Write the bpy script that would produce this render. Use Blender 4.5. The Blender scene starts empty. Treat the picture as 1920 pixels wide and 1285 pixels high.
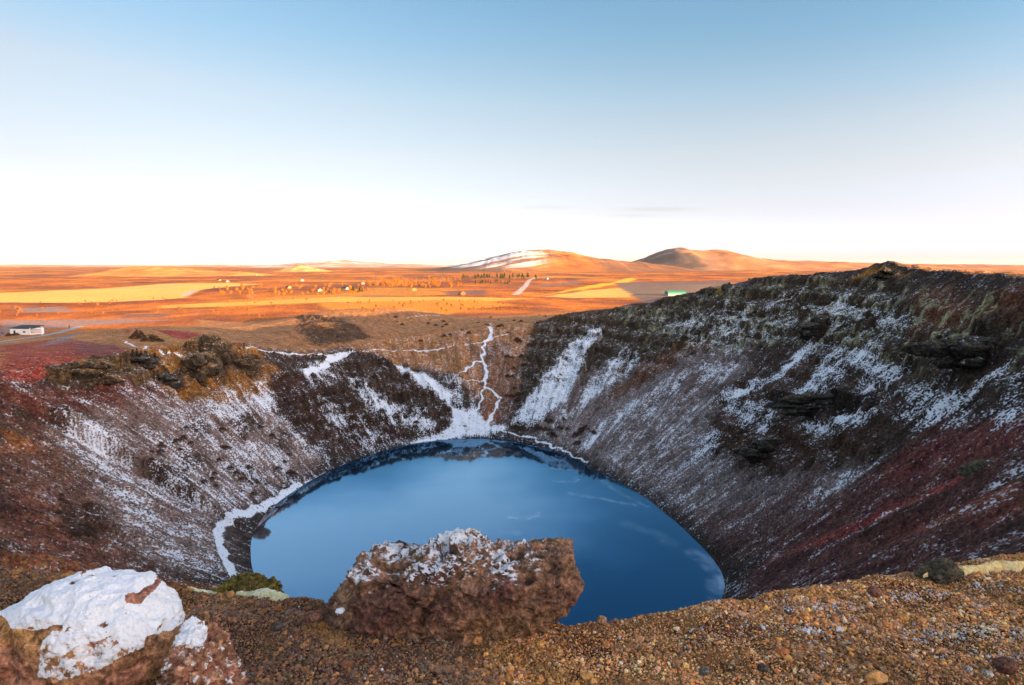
import bpy, bmesh, math, random
import numpy as np
from mathutils import Vector
sc = bpy.context.scene
COL = sc.collection
R = math.radians
random.seed(7)

# ------------------------------------------------------------------ camera, sky, sun, exposure
F, PITCH = 1067.0, R(7.82)
EYE = np.array([0.0, 0.0, 46.0])
cam = bpy.data.cameras.new('camera'); cam.sensor_width = 36; cam.lens = 20.0
cam.clip_start = 0.05; cam.clip_end = 80000
co = bpy.data.objects.new('camera', cam); COL.objects.link(co)
co.location = EYE; co.rotation_euler = (R(90) - PITCH, 0, 0)
sc.camera = co

SUN_AZ, SUN_EL = R(125), R(6.5)        # clockwise from the view direction
w = bpy.data.worlds.new('World'); sc.world = w; w.use_nodes = True
nt = w.node_tree; bg = nt.nodes['Background']
def wn(typ, **kw):
    x = nt.nodes.new(typ)
    for k, v in kw.items(): setattr(x, k, v)
    return x
def wm(op, a, b=None, clamp=False):
    x = wn('ShaderNodeMath', operation=op, use_clamp=clamp)
    for i, q in enumerate((a, b)):
        if q is None: continue
        if isinstance(q, (int, float)): x.inputs[i].default_value = q
        else: nt.links.new(q, x.inputs[i])
    return x.outputs[0]
sky = wn('ShaderNodeTexSky'); sky.sky_type = 'NISHITA'; sky.sun_disc = False
sky.sun_elevation = SUN_EL; sky.sun_rotation = SUN_AZ
sky.altitude = 100; sky.air_density = 1.0; sky.dust_density = 0.6; sky.ozone_density = 2.0
# colour grade over the sky: pale winter blue ahead, milky low down
tc = wn('ShaderNodeTexCoord'); sx = wn('ShaderNodeSeparateXYZ'); nt.links.new(tc.outputs['Generated'], sx.inputs[0])
GRADE_MID = [(0.0, (.52, .55, 1.14)), (.024, (.515, .545, 1.06)), (.087, (.485, .372, .44)), (.175, (.577, .40, .365)), (.262, (.555, .427, .374)), (.34, (.44, .42, .39)), (.393, (.383, .408, .398)), (.5, (.36, .40, .42))]
GRADE_R = [(0.0, (.50, .515, 1.24)), (.018, (.50, .515, 1.22)), (.068, (.52, .43, .62)), (.137, (.66, .46, .452)), (.203, (.70, .495, .445)), (.266, (.56, .491, .469)), (.322, (.444, .468, .459)), (.5, (.38, .43, .45))]
GRADE_L = [(0.0, (.41, .44, 1.0)), (.018, (.41, .44, .98)), (.068, (.38, .33, .48)), (.137, (.41, .285, .30)), (.203, (.456, .315, .28)), (.266, (.494, .342, .292)), (.322, (.416, .354, .324)), (.5, (.36, .37, .36))]
def grade(g):
    r = wn('ShaderNodeValToRGB')
    while len(r.color_ramp.elements) < len(g): r.color_ramp.elements.new(.5)
    for e_, (p_, c_) in zip(r.color_ramp.elements, g): e_.position = p_; e_.color = (*(q / 1.4 for q in c_), 1)
    nt.links.new(sx.outputs[2], r.inputs[0]); v_ = wn('ShaderNodeVectorMath', operation='SCALE'); nt.links.new(r.outputs[0], v_.inputs[0]); v_.inputs['Scale'].default_value = 1.4; return v_.outputs[0]
def wmix(f, a, b):
    x = wn('ShaderNodeMix', data_type='RGBA'); nt.links.new(f, x.inputs[0]); nt.links.new(a, x.inputs[6]); nt.links.new(b, x.inputs[7]); return x.outputs[2]
uu = wm('DIVIDE', sx.outputs[0], wm('MAXIMUM', sx.outputs[1], .15))
sky_ramp = wmix(wm('MULTIPLY', uu, -1.2, True), wmix(wm('MULTIPLY', uu, 1.2, True), grade(GRADE_MID), grade(GRADE_R)), grade(GRADE_L))
dt = wn('ShaderNodeVectorMath', operation='DOT_PRODUCT'); nt.links.new(tc.outputs['Generated'], dt.inputs[0])
dt.inputs[1].default_value = (math.sin(SUN_AZ), math.cos(SUN_AZ), 0)
side = wn('ShaderNodeMapRange', interpolation_type='SMOOTHSTEP'); nt.links.new(dt.outputs['Value'], side.inputs[0])
side.inputs[1].default_value = .16; side.inputs[2].default_value = .55
high = wn('ShaderNodeMapRange', interpolation_type='SMOOTHSTEP'); nt.links.new(sx.outputs[2], high.inputs[0])
high.inputs[1].default_value = .55; high.inputs[2].default_value = .85
rest = wm('MAXIMUM', side.outputs[0], high.outputs[0])
mx_ = wn('ShaderNodeMix', data_type='RGBA'); nt.links.new(rest, mx_.inputs[0]); nt.links.new(sky_ramp, mx_.inputs[6]); mx_.inputs[7].default_value = (2.1, 1.35, 1.02, 1)  # unseen sky sunward and overhead brightened as fill for the shaded crater
# thin cloud streaks low over the hills
xy = wm('DIVIDE', sx.outputs[0], sx.outputs[1]); zy = wm('DIVIDE', sx.outputs[2], sx.outputs[1])
cn = wn('ShaderNodeTexNoise'); cn.inputs['Scale'].default_value = 1; cn.inputs['Detail'].default_value = 5
cv = wn('ShaderNodeCombineXYZ'); nt.links.new(wm('MULTIPLY', xy, 40.0), cv.inputs[0]); nt.links.new(wm('MULTIPLY', zy, 420.0), cv.inputs[1]); nt.links.new(cv.outputs[0], cn.inputs['Vector'])
cl = 0.0
for x0, z0, sx_, sz_, am in ((.25, .094, .06, .0035, .13), (.21, .083, .05, .003, .10), (.058, .097, .04, .003, .07), (.22, .060, .05, .003, .06), (.10, .036, .22, .006, .09), (.24, .033, .12, .010, .08)):
    g_ = wm('ADD', wm('POWER', wm('DIVIDE', wm('SUBTRACT', xy, x0), sx_), 2.0), wm('POWER', wm('DIVIDE', wm('SUBTRACT', zy, z0), sz_), 2.0))
    g_ = wm('MULTIPLY', wm('EXPONENT', wm('MULTIPLY', g_, -1.0)), am)
    cl = g_ if isinstance(cl, float) else wm('ADD', cl, g_)
cl = wm('MULTIPLY', cl, wm('MULTIPLY', wm('GREATER_THAN', sx.outputs[1], 0.0), wm('MULTIPLY', cn.outputs['Fac'], 2.0)))
mm = wn('ShaderNodeMix', data_type='RGBA', blend_type='MULTIPLY'); mm.inputs[0].default_value = 1
nt.links.new(sky.outputs[0], mm.inputs[6]); nt.links.new(mx_.outputs[2], mm.inputs[7])
mc = wn('ShaderNodeVectorMath', operation='SCALE'); nt.links.new(mm.outputs[2], mc.inputs[0]); nt.links.new(wm('SUBTRACT', 1.0, cl), mc.inputs['Scale'])
nt.links.new(mc.outputs[0], bg.inputs[0]); bg.inputs[1].default_value = 0.13
sl = bpy.data.lights.new('sun', 'SUN'); sl.energy = 4.3; sl.angle = R(0.5); sl.color = (1.0, 0.60, 0.27)
so = bpy.data.objects.new('sun', sl); COL.objects.link(so)
sd = Vector((math.sin(SUN_AZ) * math.cos(SUN_EL), math.cos(SUN_AZ) * math.cos(SUN_EL), math.sin(SUN_EL)))
so.rotation_euler = sd.to_track_quat('Z', 'Y').to_euler(); so.location = (60, -60, 120)
vs = sc.view_settings; vs.view_transform = 'Standard'; vs.look = 'None'; vs.gamma = 1; vs.exposure = 2.7

# ------------------------------------------------------------------ helpers
_rng = np.random.default_rng(3)
_perm = np.concatenate([_rng.permutation(256)] * 3)
_ang = _rng.random(256) * 2 * np.pi
_g2 = np.stack([np.cos(_ang), np.sin(_ang)], 1)
_g3 = _rng.normal(size=(256, 3)); _g3 /= np.linalg.norm(_g3, axis=1)[:, None]

def noise2(x, y, seed=0):
    x = np.asarray(x, float) + seed * 17.31; y = np.asarray(y, float) - seed * 9.77
    xi = np.floor(x).astype(np.int64); yi = np.floor(y).astype(np.int64)
    xf = x - xi; yf = y - yi
    u = xf * xf * xf * (xf * (xf * 6 - 15) + 10); v = yf * yf * yf * (yf * (yf * 6 - 15) + 10)
    def g(ix, iy, dx, dy):
        h = _perm[_perm[ix & 255] + (iy & 255)]
        return _g2[h, 0] * dx + _g2[h, 1] * dy
    a = g(xi, yi, xf, yf); b = g(xi + 1, yi, xf - 1, yf)
    c = g(xi, yi + 1, xf, yf - 1); d = g(xi + 1, yi + 1, xf - 1, yf - 1)
    return ((a + u * (b - a)) * (1 - v) + (c + u * (d - c)) * v) * 1.45

def fbm(x, y, octv=4, gain=.5, seed=0):
    s = 0; a = 1; n = 0
    for i in range(octv):
        s = s + a * noise2(x * 2.03 ** i, y * 2.03 ** i, seed + i * 3); n += a; a *= gain
    return s / n

def noise3(p, seed=0):
    p = p + seed * np.array([13.7, 5.1, 9.3])
    i = np.floor(p).astype(np.int64); f = p - i
    u = f * f * f * (f * (f * 6 - 15) + 10)
    out = 0
    for dx in (0, 1):
        for dy in (0, 1):
            for dz in (0, 1):
                h = _perm[_perm[_perm[(i[:, 0] + dx) & 255] + ((i[:, 1] + dy) & 255)] + ((i[:, 2] + dz) & 255)]
                g = _g3[h]
                val = g[:, 0] * (f[:, 0] - dx) + g[:, 1] * (f[:, 1] - dy) + g[:, 2] * (f[:, 2] - dz)
                wx = u[:, 0] if dx else 1 - u[:, 0]; wy = u[:, 1] if dy else 1 - u[:, 1]; wz = u[:, 2] if dz else 1 - u[:, 2]
                out = out + val * wx * wy * wz
    return out * 1.5

def fbm3(p, octv=4, gain=.5, seed=0):
    s = 0; a = 1; n = 0
    for i in range(octv):
        s = s + a * noise3(p * 2.03 ** i, seed + 5 * i); n += a; a *= gain
    return s / n

def sstep(a, b, x):
    t = np.clip((x - a) / (b - a), 0, 1); return t * t * (3 - 2 * t)

def lin(r, g, b, k=1.2):
    f = lambda c: (c / 255 / 12.92 if c <= 10 else ((c / 255 + .055) / 1.055) ** 2.4)
    return np.array([f(r), f(g), f(b)]) * k

def ray(px, py):
    cx = (px - 960.0) / F; cy = (642.5 - py) / F
    return np.array([cx, math.cos(PITCH) + cy * math.sin(PITCH), -math.sin(PITCH) + cy * math.cos(PITCH)])

def tag(o, label, cat, group=None):
    o['label'] = label; o['category'] = cat
    if group: o['group'] = group
    return o

def struct(o, kind='structure'):
    o['kind'] = kind; return o

def mesh_np(name, v, f, mats=(), cols=None, floats=None, vecs=None, smooth=True, parent=None, mi=None):
    """v (n,3) and f (m,k) numpy arrays -> ONE mesh object"""
    me = bpy.data.meshes.new(name)
    v = np.ascontiguousarray(v, np.float32); f = np.ascontiguousarray(f, np.int32)
    k = f.shape[1]
    me.vertices.add(len(v)); me.vertices.foreach_set('co', v.ravel())
    me.loops.add(f.size); me.loops.foreach_set('vertex_index', f.ravel())
    me.polygons.add(len(f))
    me.polygons.foreach_set('loop_start', np.arange(0, f.size, k, dtype=np.int32))
    me.polygons.foreach_set('loop_total', np.full(len(f), k, np.int32))
    me.polygons.foreach_set('use_smooth', np.full(len(f), smooth))
    for n, c in (cols or {}).items():
        a = me.attributes.new(n, 'FLOAT_COLOR', 'POINT')
        a.data.foreach_set('color', np.concatenate([c, np.ones((len(c), 1))], 1).astype(np.float32).ravel())
    for n, c in (floats or {}).items():
        a = me.attributes.new(n, 'FLOAT', 'POINT'); a.data.foreach_set('value', np.asarray(c, np.float32))
    for n, c in (vecs or {}).items():
        a = me.attributes.new(n, 'FLOAT_VECTOR', 'POINT'); a.data.foreach_set('vector', np.ascontiguousarray(c, np.float32).ravel())
    for m in mats: me.materials.append(m)
    if mi is not None: me.polygons.foreach_set('material_index', np.asarray(mi, np.int32))
    me.update(calc_edges=True)
    o = bpy.data.objects.new(name, me); COL.objects.link(o)
    if parent: o.parent = parent
    return o

def obj_bm(name, bm, mats, parent=None, smooth=False):
    me = bpy.data.meshes.new(name); bm.to_mesh(me); bm.free()
    for m in (mats if isinstance(mats, (list, tuple)) else [mats]): me.materials.append(m)
    if smooth:
        for p in me.polygons: p.use_smooth = True
    o = bpy.data.objects.new(name, me); COL.objects.link(o)
    if parent: o.parent = parent
    return o

def empty(name, loc, rz=0):
    o = bpy.data.objects.new(name, None); COL.objects.link(o); o.location = loc; o.rotation_euler = (0, 0, rz); return o

def box(bm, x0, x1, y0, y1, z0, z1, bev=0):
    r = bmesh.ops.create_cube(bm, size=1)
    for v in r['verts']:
        v.co = Vector(((x0 + x1) / 2 + v.co.x * (x1 - x0), (y0 + y1) / 2 + v.co.y * (y1 - y0), (z0 + z1) / 2 + v.co.z * (z1 - z0)))
    if bev:
        es = list({e for v in r['verts'] for e in v.link_edges})
        bmesh.ops.bevel(bm, geom=es, offset=bev, segments=2, affect='EDGES')

# ------------------------------------------------------------------ materials
class NT:
    def __init__(s, name):
        s.m = bpy.data.materials.new(name); s.m.use_nodes = True; s.t = s.m.node_tree; s.b = s.t.nodes['Principled BSDF']
    def n(s, typ, **kw):
        x = s.t.nodes.new(typ)
        for k, v in kw.items(): setattr(x, k, v)
        return x
    def l(s, a, b): s.t.links.new(a, b)
    def math(s, op, a, b=None, c=None, clamp=False):
        x = s.n('ShaderNodeMath', operation=op, use_clamp=clamp)
        for i, q in enumerate((a, b, c)):
            if q is None: continue
            if isinstance(q, (int, float)): x.inputs[i].default_value = q
            else: s.l(q, x.inputs[i])
        return x.outputs[0]
    def mix(s, f, a, b, blend='MIX'):
        x = s.n('ShaderNodeMix', data_type='RGBA', blend_type=blend)
        for i, q in ((0, f), (6, a), (7, b)):
            if isinstance(q, (int, float)): x.inputs[i].default_value = q
            elif isinstance(q, (tuple, list, np.ndarray)): x.inputs[i].default_value = (*q, 1)
            else: s.l(q, x.inputs[i])
        return x.outputs[2]
    def rng(s, v, a, b, c, d, smooth=False):
        x = s.n('ShaderNodeMapRange', interpolation_type='SMOOTHSTEP' if smooth else 'LINEAR')
        s.l(v, x.inputs[0])
        for i, q in enumerate((a, b, c, d)):
            if isinstance(q, (int, float)): x.inputs[i + 1].default_value = q
            else: s.l(q, x.inputs[i + 1])
        return x.outputs[0]
    def noise(s, co, scale, detail=4, rough=.6):
        x = s.n('ShaderNodeTexNoise'); x.inputs['Scale'].default_value = scale
        x.inputs['Detail'].default_value = detail; x.inputs['Roughness'].default_value = rough
        s.l(co, x.inputs['Vector']); return x
    def vor(s, co, scale):
        x = s.n('ShaderNodeTexVoronoi'); x.inputs['Scale'].default_value = scale; s.l(co, x.inputs['Vector']); return x
    def bump(s, h, strength, dist):
        x = s.n('ShaderNodeBump'); x.inputs['Strength'].default_value = strength; x.inputs['Distance'].default_value = dist
        s.l(h, x.inputs['Height']); s.l(x.outputs[0], s.b.inputs['Normal'])
    def out(s, col=None, rough=.9, spec=.2):
        if col is not None:
            if isinstance(col, (tuple, list, np.ndarray)): s.b.inputs['Base Color'].default_value = (*col, 1)
            else: s.l(col, s.b.inputs['Base Color'])
        s.b.inputs['Roughness'].default_value = rough
        s.b.inputs['Specular IOR Level'].default_value = spec
        return s.m

SNOW = (.84, .87, .92)

def mat_land():
    t = NT('land'); co = t.n('ShaderNodeNewGeometry').outputs['Position']
    col = t.n('ShaderNodeAttribute', attribute_name='col').outputs['Color']
    snow = t.n('ShaderNodeAttribute', attribute_name='snow').outputs['Fac']
    a = t.noise(co, 2.6, 7, .72); b = t.noise(co, .55, 4, .6); v = t.vor(co, 3.4); v3 = t.vor(co, 3.1)
    k = t.rng(a.outputs['Fac'], .32, .68, .25, 1.75)
    sp = t.n('ShaderNodeSeparateColor'); t.l(v.outputs['Color'], sp.inputs[0])
    k = t.math('MULTIPLY', k, t.rng(sp.outputs[0], 0, 1, .6, 1.4))
    k = t.math('MULTIPLY', k, t.rng(b.outputs['Fac'], .3, .7, .75, 1.25))
    vk = t.n('ShaderNodeVectorMath', operation='SCALE'); t.l(col, vk.inputs[0]); t.l(k, vk.inputs['Scale'])
    hs = t.n('ShaderNodeHueSaturation'); t.l(vk.outputs[0], hs.inputs['Color'])
    t.l(t.rng(sp.outputs[1], 0, 1, .475, .525), hs.inputs['Hue'])
    # snow lies where its density lets the fine noise through, and on flatter facets
    fl = t.n('ShaderNodeAttribute', attribute_name='flow').outputs['Vector']; nA = t.noise(co, 3.0, 8, .8); nB = t.noise(fl, 1.0, 6, .72); nz = t.n('ShaderNodeSeparateXYZ'); t.l(t.n('ShaderNodeNewGeometry').outputs['Normal'], nz.inputs[0])
    th = t.rng(snow, 0, 1, .74, .34)
    e = t.math('ADD', t.math('MULTIPLY', nA.outputs['Fac'], .5), t.math('MULTIPLY', nB.outputs['Fac'], .5))
    e = t.math('ADD', e, t.rng(nz.outputs[2], .4, 1, -.05, .05))
    e = t.math('ADD', e, t.rng(v3.outputs['Distance'], .1, .7, -.11, .09))
    e = t.math('ADD', e, t.rng(sp.outputs[2], 0, 1, -.05, .05))
    f = t.math('MULTIPLY', t.math('SUBTRACT', e, th), 11)
    f = t.math('MULTIPLY', t.math('ADD', f, .5, clamp=True), t.rng(snow, .1, .7, .62, 1.0))
    t.bump(t.math('ADD', a.outputs['Fac'], t.math('MULTIPLY', v.outputs['Distance'], -.5)), .9, .35)
    return t.out(t.mix(f, hs.outputs[0], SNOW), .92, .15)

def mat_rock(name, sc_=9, snow_soft=18, bump=.03, cell=(.75, 1.3)):
    t = NT(name); co = t.n('ShaderNodeTexCoord').outputs['Object']
    col = t.n('ShaderNodeAttribute', attribute_name='col').outputs['Color']
    snow = t.n('ShaderNodeAttribute', attribute_name='snow').outputs['Fac']
    a = t.noise(co, sc_, 8, .72); v = t.vor(co, sc_ * 3.2); n2 = t.noise(co, sc_ * 4, 5, .7)
    k = t.math('MULTIPLY', t.rng(a.outputs['Fac'], .3, .7, .25, 1.75), t.rng(n2.outputs['Fac'], .3, .7, .45, 1.55))
    sp = t.n('ShaderNodeSeparateColor'); t.l(v.outputs['Color'], sp.inputs[0])
    k = t.math('MULTIPLY', k, t.rng(sp.outputs[0], 0, 1, *cell))
    vk = t.n('ShaderNodeVectorMath', operation='SCALE'); t.l(col, vk.inputs[0]); t.l(k, vk.inputs['Scale'])
    n = t.noise(co, sc_ * 2.3, 7, .72)
    f = t.math('ADD', t.math('MULTIPLY', t.math('SUBTRACT', n.outputs['Fac'], t.rng(snow, 0, 1, .82, .2)), snow_soft), .5, clamp=True)
    h = t.math('ADD', t.math('MULTIPLY', a.outputs['Fac'], 1.0), t.math('MULTIPLY', v.outputs['Distance'], .35))
    h = t.math('ADD', h, t.math('MULTIPLY', n2.outputs['Fac'], .4))
    t.bump(h, .9, bump)
    n3 = t.noise(co, sc_ * 7, 4, .75); sc2 = t.mix(t.rng(n3.outputs['Fac'], .56, .72, 0, .75), SNOW, (.42, .36, .32))
    return t.out(t.mix(f, vk.outputs[0], sc2), .9, .2)

def mat_attr(name, rough=.85, amp=(.6, 1.4), scale=60):
    t = NT(name); co = t.n('ShaderNodeNewGeometry').outputs['Position']
    col = t.n('ShaderNodeAttribute', attribute_name='col').outputs['Color']
    a = t.noise(co, scale, 4, .7); k = t.rng(a.outputs['Fac'], .3, .7, *amp)
    vk = t.n('ShaderNodeVectorMath', operation='SCALE'); t.l(col, vk.inputs[0]); t.l(k, vk.inputs['Scale'])
    t.bump(a.outputs['Fac'], .6, .006)
    return t.out(vk.outputs[0], rough, .15)

def mat_plain(name, col, rough=.8, scale=3, amp=.25):
    t = NT(name); co = t.n('ShaderNodeTexCoord').outputs['Object']
    a = t.noise(co, scale, 5, .65)
    c = t.mix(t.rng(a.outputs['Fac'], .3, .7, 0, 1), np.array(col) * (1 - amp), np.minimum(np.array(col) * (1 + amp), .95))
    return t.out(c, rough, .2)

def mat_lake():
    t = NT('lake_ice'); co = t.n('ShaderNodeNewGeometry').outputs['Position']
    ice_sheen = t.n('ShaderNodeAttribute', attribute_name='ice_sheen').outputs['Fac']
    vein = t.n('ShaderNodeAttribute', attribute_name='vein').outputs['Fac']
    mp = t.n('ShaderNodeMapping'); mp.inputs['Scale'].default_value = (.35, 1.3, 1); mp.inputs['Rotation'].default_value = (0, 0, .5); t.l(co, mp.inputs[0])
    a = t.noise(mp.outputs[0], .16, 6, .62); a.inputs['Distortion'].default_value = 1.2
    b = t.noise(co, .5, 5, .6)
    m = t.math('ADD', ice_sheen, t.rng(a.outputs['Fac'], .35, .65, -.016, .016), clamp=True)
    base = t.mix(m, (.0, .012, .034), (.006, .034, .075))
    base = t.mix(vein, base, (.42, .55, .68))
    t.l(base, t.b.inputs['Base Color'])
    t.l(t.rng(m, 0, 1, .06, .10), t.b.inputs['Roughness'])
    t.b.inputs['IOR'].default_value = 1.33
    t.b.inputs['Specular IOR Level'].default_value = .5
    gl = t.n('ShaderNodeBsdfGlossy'); t.l(t.mix(m, (.10, .58, 1), (.76, .88, 1)), gl.inputs['Color'])
    t.l(t.rng(b.outputs['Fac'], .3, .7, .038, .044), gl.inputs['Roughness'])
    mx = t.n('ShaderNodeMixShader'); lw = t.n('ShaderNodeFresnel'); lw.inputs[0].default_value = 2.1
    ff = t.math('MULTIPLY', lw.outputs[0], t.rng(m, 0, 1, 1.0, 3.35))
    ff = t.math('MULTIPLY', ff, t.rng(vein, 0, 1, 1, .6), clamp=True)
    t.l(ff, mx.inputs[0]); t.l(t.b.outputs[0], mx.inputs[1]); t.l(gl.outputs[0], mx.inputs[2])
    t.l(mx.outputs[0], t.t.nodes['Material Output'].inputs[0])
    return t.m

LAND = mat_land()

# ------------------------------------------------------------------ the shape of the land
CX, CY = -6.0, 101.0
shore_px = [(470, 1040), (472, 1010), (485, 982), (512, 950), (562, 914), (620, 882), (700, 851), (780, 831), (860, 823), (925, 822),
            (985, 831), (1050, 849), (1110, 880), (1180, 915), (1240, 958), (1290, 1000), (1330, 1040), (1354, 1075), (1360, 1100), (1350, 1130),
            (476, 1075), (490, 1108), (513, 1142)]
sp_ = []
for px, py in shore_px:
    d = ray(px, py); q = EYE + d * (EYE[2] / -d[2]); sp_.append((math.atan2(q[1] - CY, q[0] - CX), math.hypot(q[0] - CX, q[1] - CY)))
for deg, r in ((-110, 47), (-90, 49), (-70, 46)): sp_.append((R(deg), r))
sp_.sort(); _sa = np.array([s[0] for s in sp_]); _sr = np.array([s[1] for s in sp_])
_ph = np.radians([-180, -172, -160, -140, -120, -104, -95, -88.6, -87.6, -86.3, -84.3, -75, -60, -40, -20, 0, 17.7, 30, 41, 51, 61, 72, 82.5, 95, 110, 125, 140, 155, 170, 180])
_r1 = np.array([76, 76.5, 78, 84, 92, 95.5, 97, 97.3, 97.7, 98.1, 97.5, 95, 91, 84, 78, 86, 95.5, 98, 98, 101, 102, 104, 105, 96, 95, 88, 82, 78, 76, 76.])
_z1 = np.array([28, 29, 32, 37, 42, 43.8, 43.9, 43.95, 43.97, 43.97, 44, 44.1, 44.3, 44.2, 43.6, 44.6, 45, 43.5, 41, 37.3, 32.1, 28.3, 24.5, 23, 21, 20, 22, 25, 27, 28.])
_W = np.array([115, 120, 130, 140, 150, 160, 160, 160, 160, 160, 160, 160, 130, 100, 80, 75, 70, 70, 75, 80, 90, 90, 80, 70, 70, 80, 100, 110, 115, 115.])
_nr = np.array([0, 0, 0, .2, .6, 1, 1, 1, 1, 1, 1, 1, .8, .3, 0, 0, 0, 0, 0, 0, 0, 0, 0, 0, 0, 0, 0, 0, 0, 0.])

def polar(x, y):
    dx = x - CX; dy = y - CY; return np.arctan2(dy, dx), np.hypot(dx, dy)

def plain_z(x, y):
    r = np.hypot(x, y)
    return 18 + fbm(x / 260, y / 260, 3, seed=4) * 3.0 * sstep(200, 700, r) + fbm(x / 900, y / 900, 2, seed=8) * 6 * sstep(900, 3000, r) \
        - 6 * sstep(3000, 9000, r)

def smooth_z(x, y):
    ph, r = polar(x, y)
    r0 = np.interp(ph, _sa, _sr, period=2 * np.pi); r1 = np.interp(ph, _ph, _r1); z1 = np.interp(ph, _ph, _z1)
    W = np.interp(ph, _ph, _W); nr = np.interp(ph, _ph, _nr)
    t = (r - r0) / (r1 - r0); tc = np.clip(t, 0, 1)
    zin = z1 * (.86 * tc + .14 * tc * tc + .10 * np.sin(tc * np.pi) * (z1 < 30))
    d = np.maximum(r - r1, 0)
    zp = plain_z(x, y)
    zex = zp + (z1 - zp) * np.exp(-(d / W) ** 2) + nr * 1.6 * (1 - np.exp(-d / 13))
    z = np.where(t < 0, (r - r0) * .45, np.where(t < 1, zin, zex))
    # hillocks on the rim
    for hx, hy, hz, hr in ((-80, 258, 6.0, 30), (-48, 262, 4.5, 24), (-70, 205, 4.5, 18), (-128, 205, 3.5, 26), (-66, 150, 2.2, 9), (-80, 141, 2.5, 10),
                           (84, 131, 1.3, 6), (92, 132, .7, 9), (-110, 120, 1.5, 22)):
        z = z + hz * np.exp(-((x - hx) ** 2 + (y - hy) ** 2) / hr ** 2)
    # unseen hill, right and behind, its skyline shaped to shadow the crater
    a = x * .819 - y * .574; l = x * .574 + y * .819
    H = np.interp(l, [-260, -120, 0, 60, 100, 189, 278, 400], [30, 64, 94, 92, 79, 57, 41, 18])
    z = z + np.maximum(H - 30, -12) * np.exp(-((a - 165) / 55) ** 2) * sstep(60, 110, a) * sstep(430, 330, l)
    return z

def unproject(pts):
    """pixels of the photograph -> points on the smooth land (world x, y, z)"""
    s = np.concatenate([np.linspace(2.2, 40, 500), np.linspace(40.1, 330, 2600), np.geomspace(331, 20000, 900)])
    out = []
    for px, py in pts:
        d = ray(px, py); d = d / math.hypot(d[0], d[1])
        z = smooth_z(d[0] * s, d[1] * s); h = EYE[2] + d[2] * s - z
        i = np.argmax(h < 0) if (h < 0).any() else len(s) - 1
        t = s[i]
        if 0 < i and h[i] < 0: t = s[i - 1] + (s[i] - s[i - 1]) * h[i - 1] / (h[i - 1] - h[i])
        out.append((d[0] * t, d[1] * t, EYE[2] + d[2] * t))
    return np.array(out)

def at(px, py): return unproject([(px, py)])[0]

# polar grid about the camera's foot: fine where the photo looks, coarse behind
az = np.radians(np.concatenate([np.linspace(-51, 51, 1230), np.arange(54, 306, 3.0)]))
rad = np.concatenate([np.linspace(.4, 2.1, 8, endpoint=False), np.linspace(2.1, 4.4, 110, endpoint=False), np.geomspace(4.4, 40, 210, endpoint=False),
                      np.linspace(40, 225, 720, endpoint=False), np.geomspace(225, 900, 230, endpoint=False), np.geomspace(900, 22000, 220)])
NA, NR_ = len(az), len(rad)
A, RR = np.meshgrid(az, rad); X = (np.sin(A) * RR).ravel(); Y = (np.cos(A) * RR).ravel()
Zs = smooth_z(X, Y); PH, RC = polar(X, Y)
r0v = np.interp(PH, _sa, _sr, period=2 * np.pi); r1v = np.interp(PH, _ph, _r1)
TT = (RC - r0v) / (r1v - r0v)
rr = RR.ravel()
inner = (TT > -.05) & (rr > 3)
print('grid', len(X))

# ---- painting in world x, y
def poly_mask(px_poly, soft=1.5, warp=2.0, wscale=6.0, seed=0):
    P = unproject(px_poly)[:, :2]
    m = soft + warp
    idx = np.nonzero((X > P[:, 0].min() - m) & (X < P[:, 0].max() + m) & (Y > P[:, 1].min() - m) & (Y < P[:, 1].max() + m))[0]
    x = X[idx]; y = Y[idx]; ins = np.zeros(len(x), bool); dm = np.full(len(x), 1e9)
    n = len(P)
    for i in range(n):
        ax, ay = P[i]; bx, by = P[(i + 1) % n]
        c = ((ay > y) != (by > y))
        if by != ay: ins ^= c & (x < (bx - ax) * (y - ay) / (by - ay) + ax)
        L = max((bx - ax) ** 2 + (by - ay) ** 2, 1e-9)
        t = np.clip(((x - ax) * (bx - ax) + (y - ay) * (by - ay)) / L, 0, 1)
        dm = np.minimum(dm, np.hypot(x - ax - t * (bx - ax), y - ay - t * (by - ay)))
    sd_ = np.where(ins, dm, -dm) + warp * fbm(x / wscale, y / wscale, 4, .6, seed=seed + 20)
    wgt = sstep(-soft, soft, sd_); k = wgt > 0
    return idx[k], wgt[k]

def line_mask(px_line, width, warp=.4, wscale=2.0, seed=0):
    P = unproject(px_line)[:, :2]; m = width + warp
    idx = np.nonzero((X > P[:, 0].min() - m) & (X < P[:, 0].max() + m) & (Y > P[:, 1].min() - m) & (Y < P[:, 1].max() + m))[0]
    x = X[idx]; y = Y[idx]; dm = np.full(len(x), 1e9)
    wx = warp * noise2(x / wscale, y / wscale, seed + 3); wy = warp * noise2(x / wscale, y / wscale, seed + 31)
    for (ax, ay), (bx, by) in zip(P[:-1], P[1:]):
        L = max((bx - ax) ** 2 + (by - ay) ** 2, 1e-9)
        t = np.clip(((x - ax + wx) * (bx - ax) + (y - ay + wy) * (by - ay)) / L, 0, 1)
        dm = np.minimum(dm, np.hypot(x + wx - ax - t * (bx - ax), y + wy - ay - t * (by - ay)))
    wgt = sstep(width * .65, width * .35, dm); k = wgt > 0
    return idx[k], wgt[k]

streak = fbm(PH * 26, RC * .05, 4, .55, seed=11)          # runs down the fall line
gully = fbm(PH * 9, RC * .02, 3, .5, seed=10); streak2 = fbm(PH * 70, RC * .09, 4, .6, seed=12)
blotch = fbm(X / 7, Y / 7, 5, .6, seed=13)
fine = fbm(X / 1.6, Y / 1.6, 4, .65, seed=14)
big = fbm(X / 30, Y / 30, 4, .5, seed=15)

colv = np.zeros((len(X), 3)); snow = np.zeros(len(X)); rocky = np.zeros(len(X))
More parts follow.
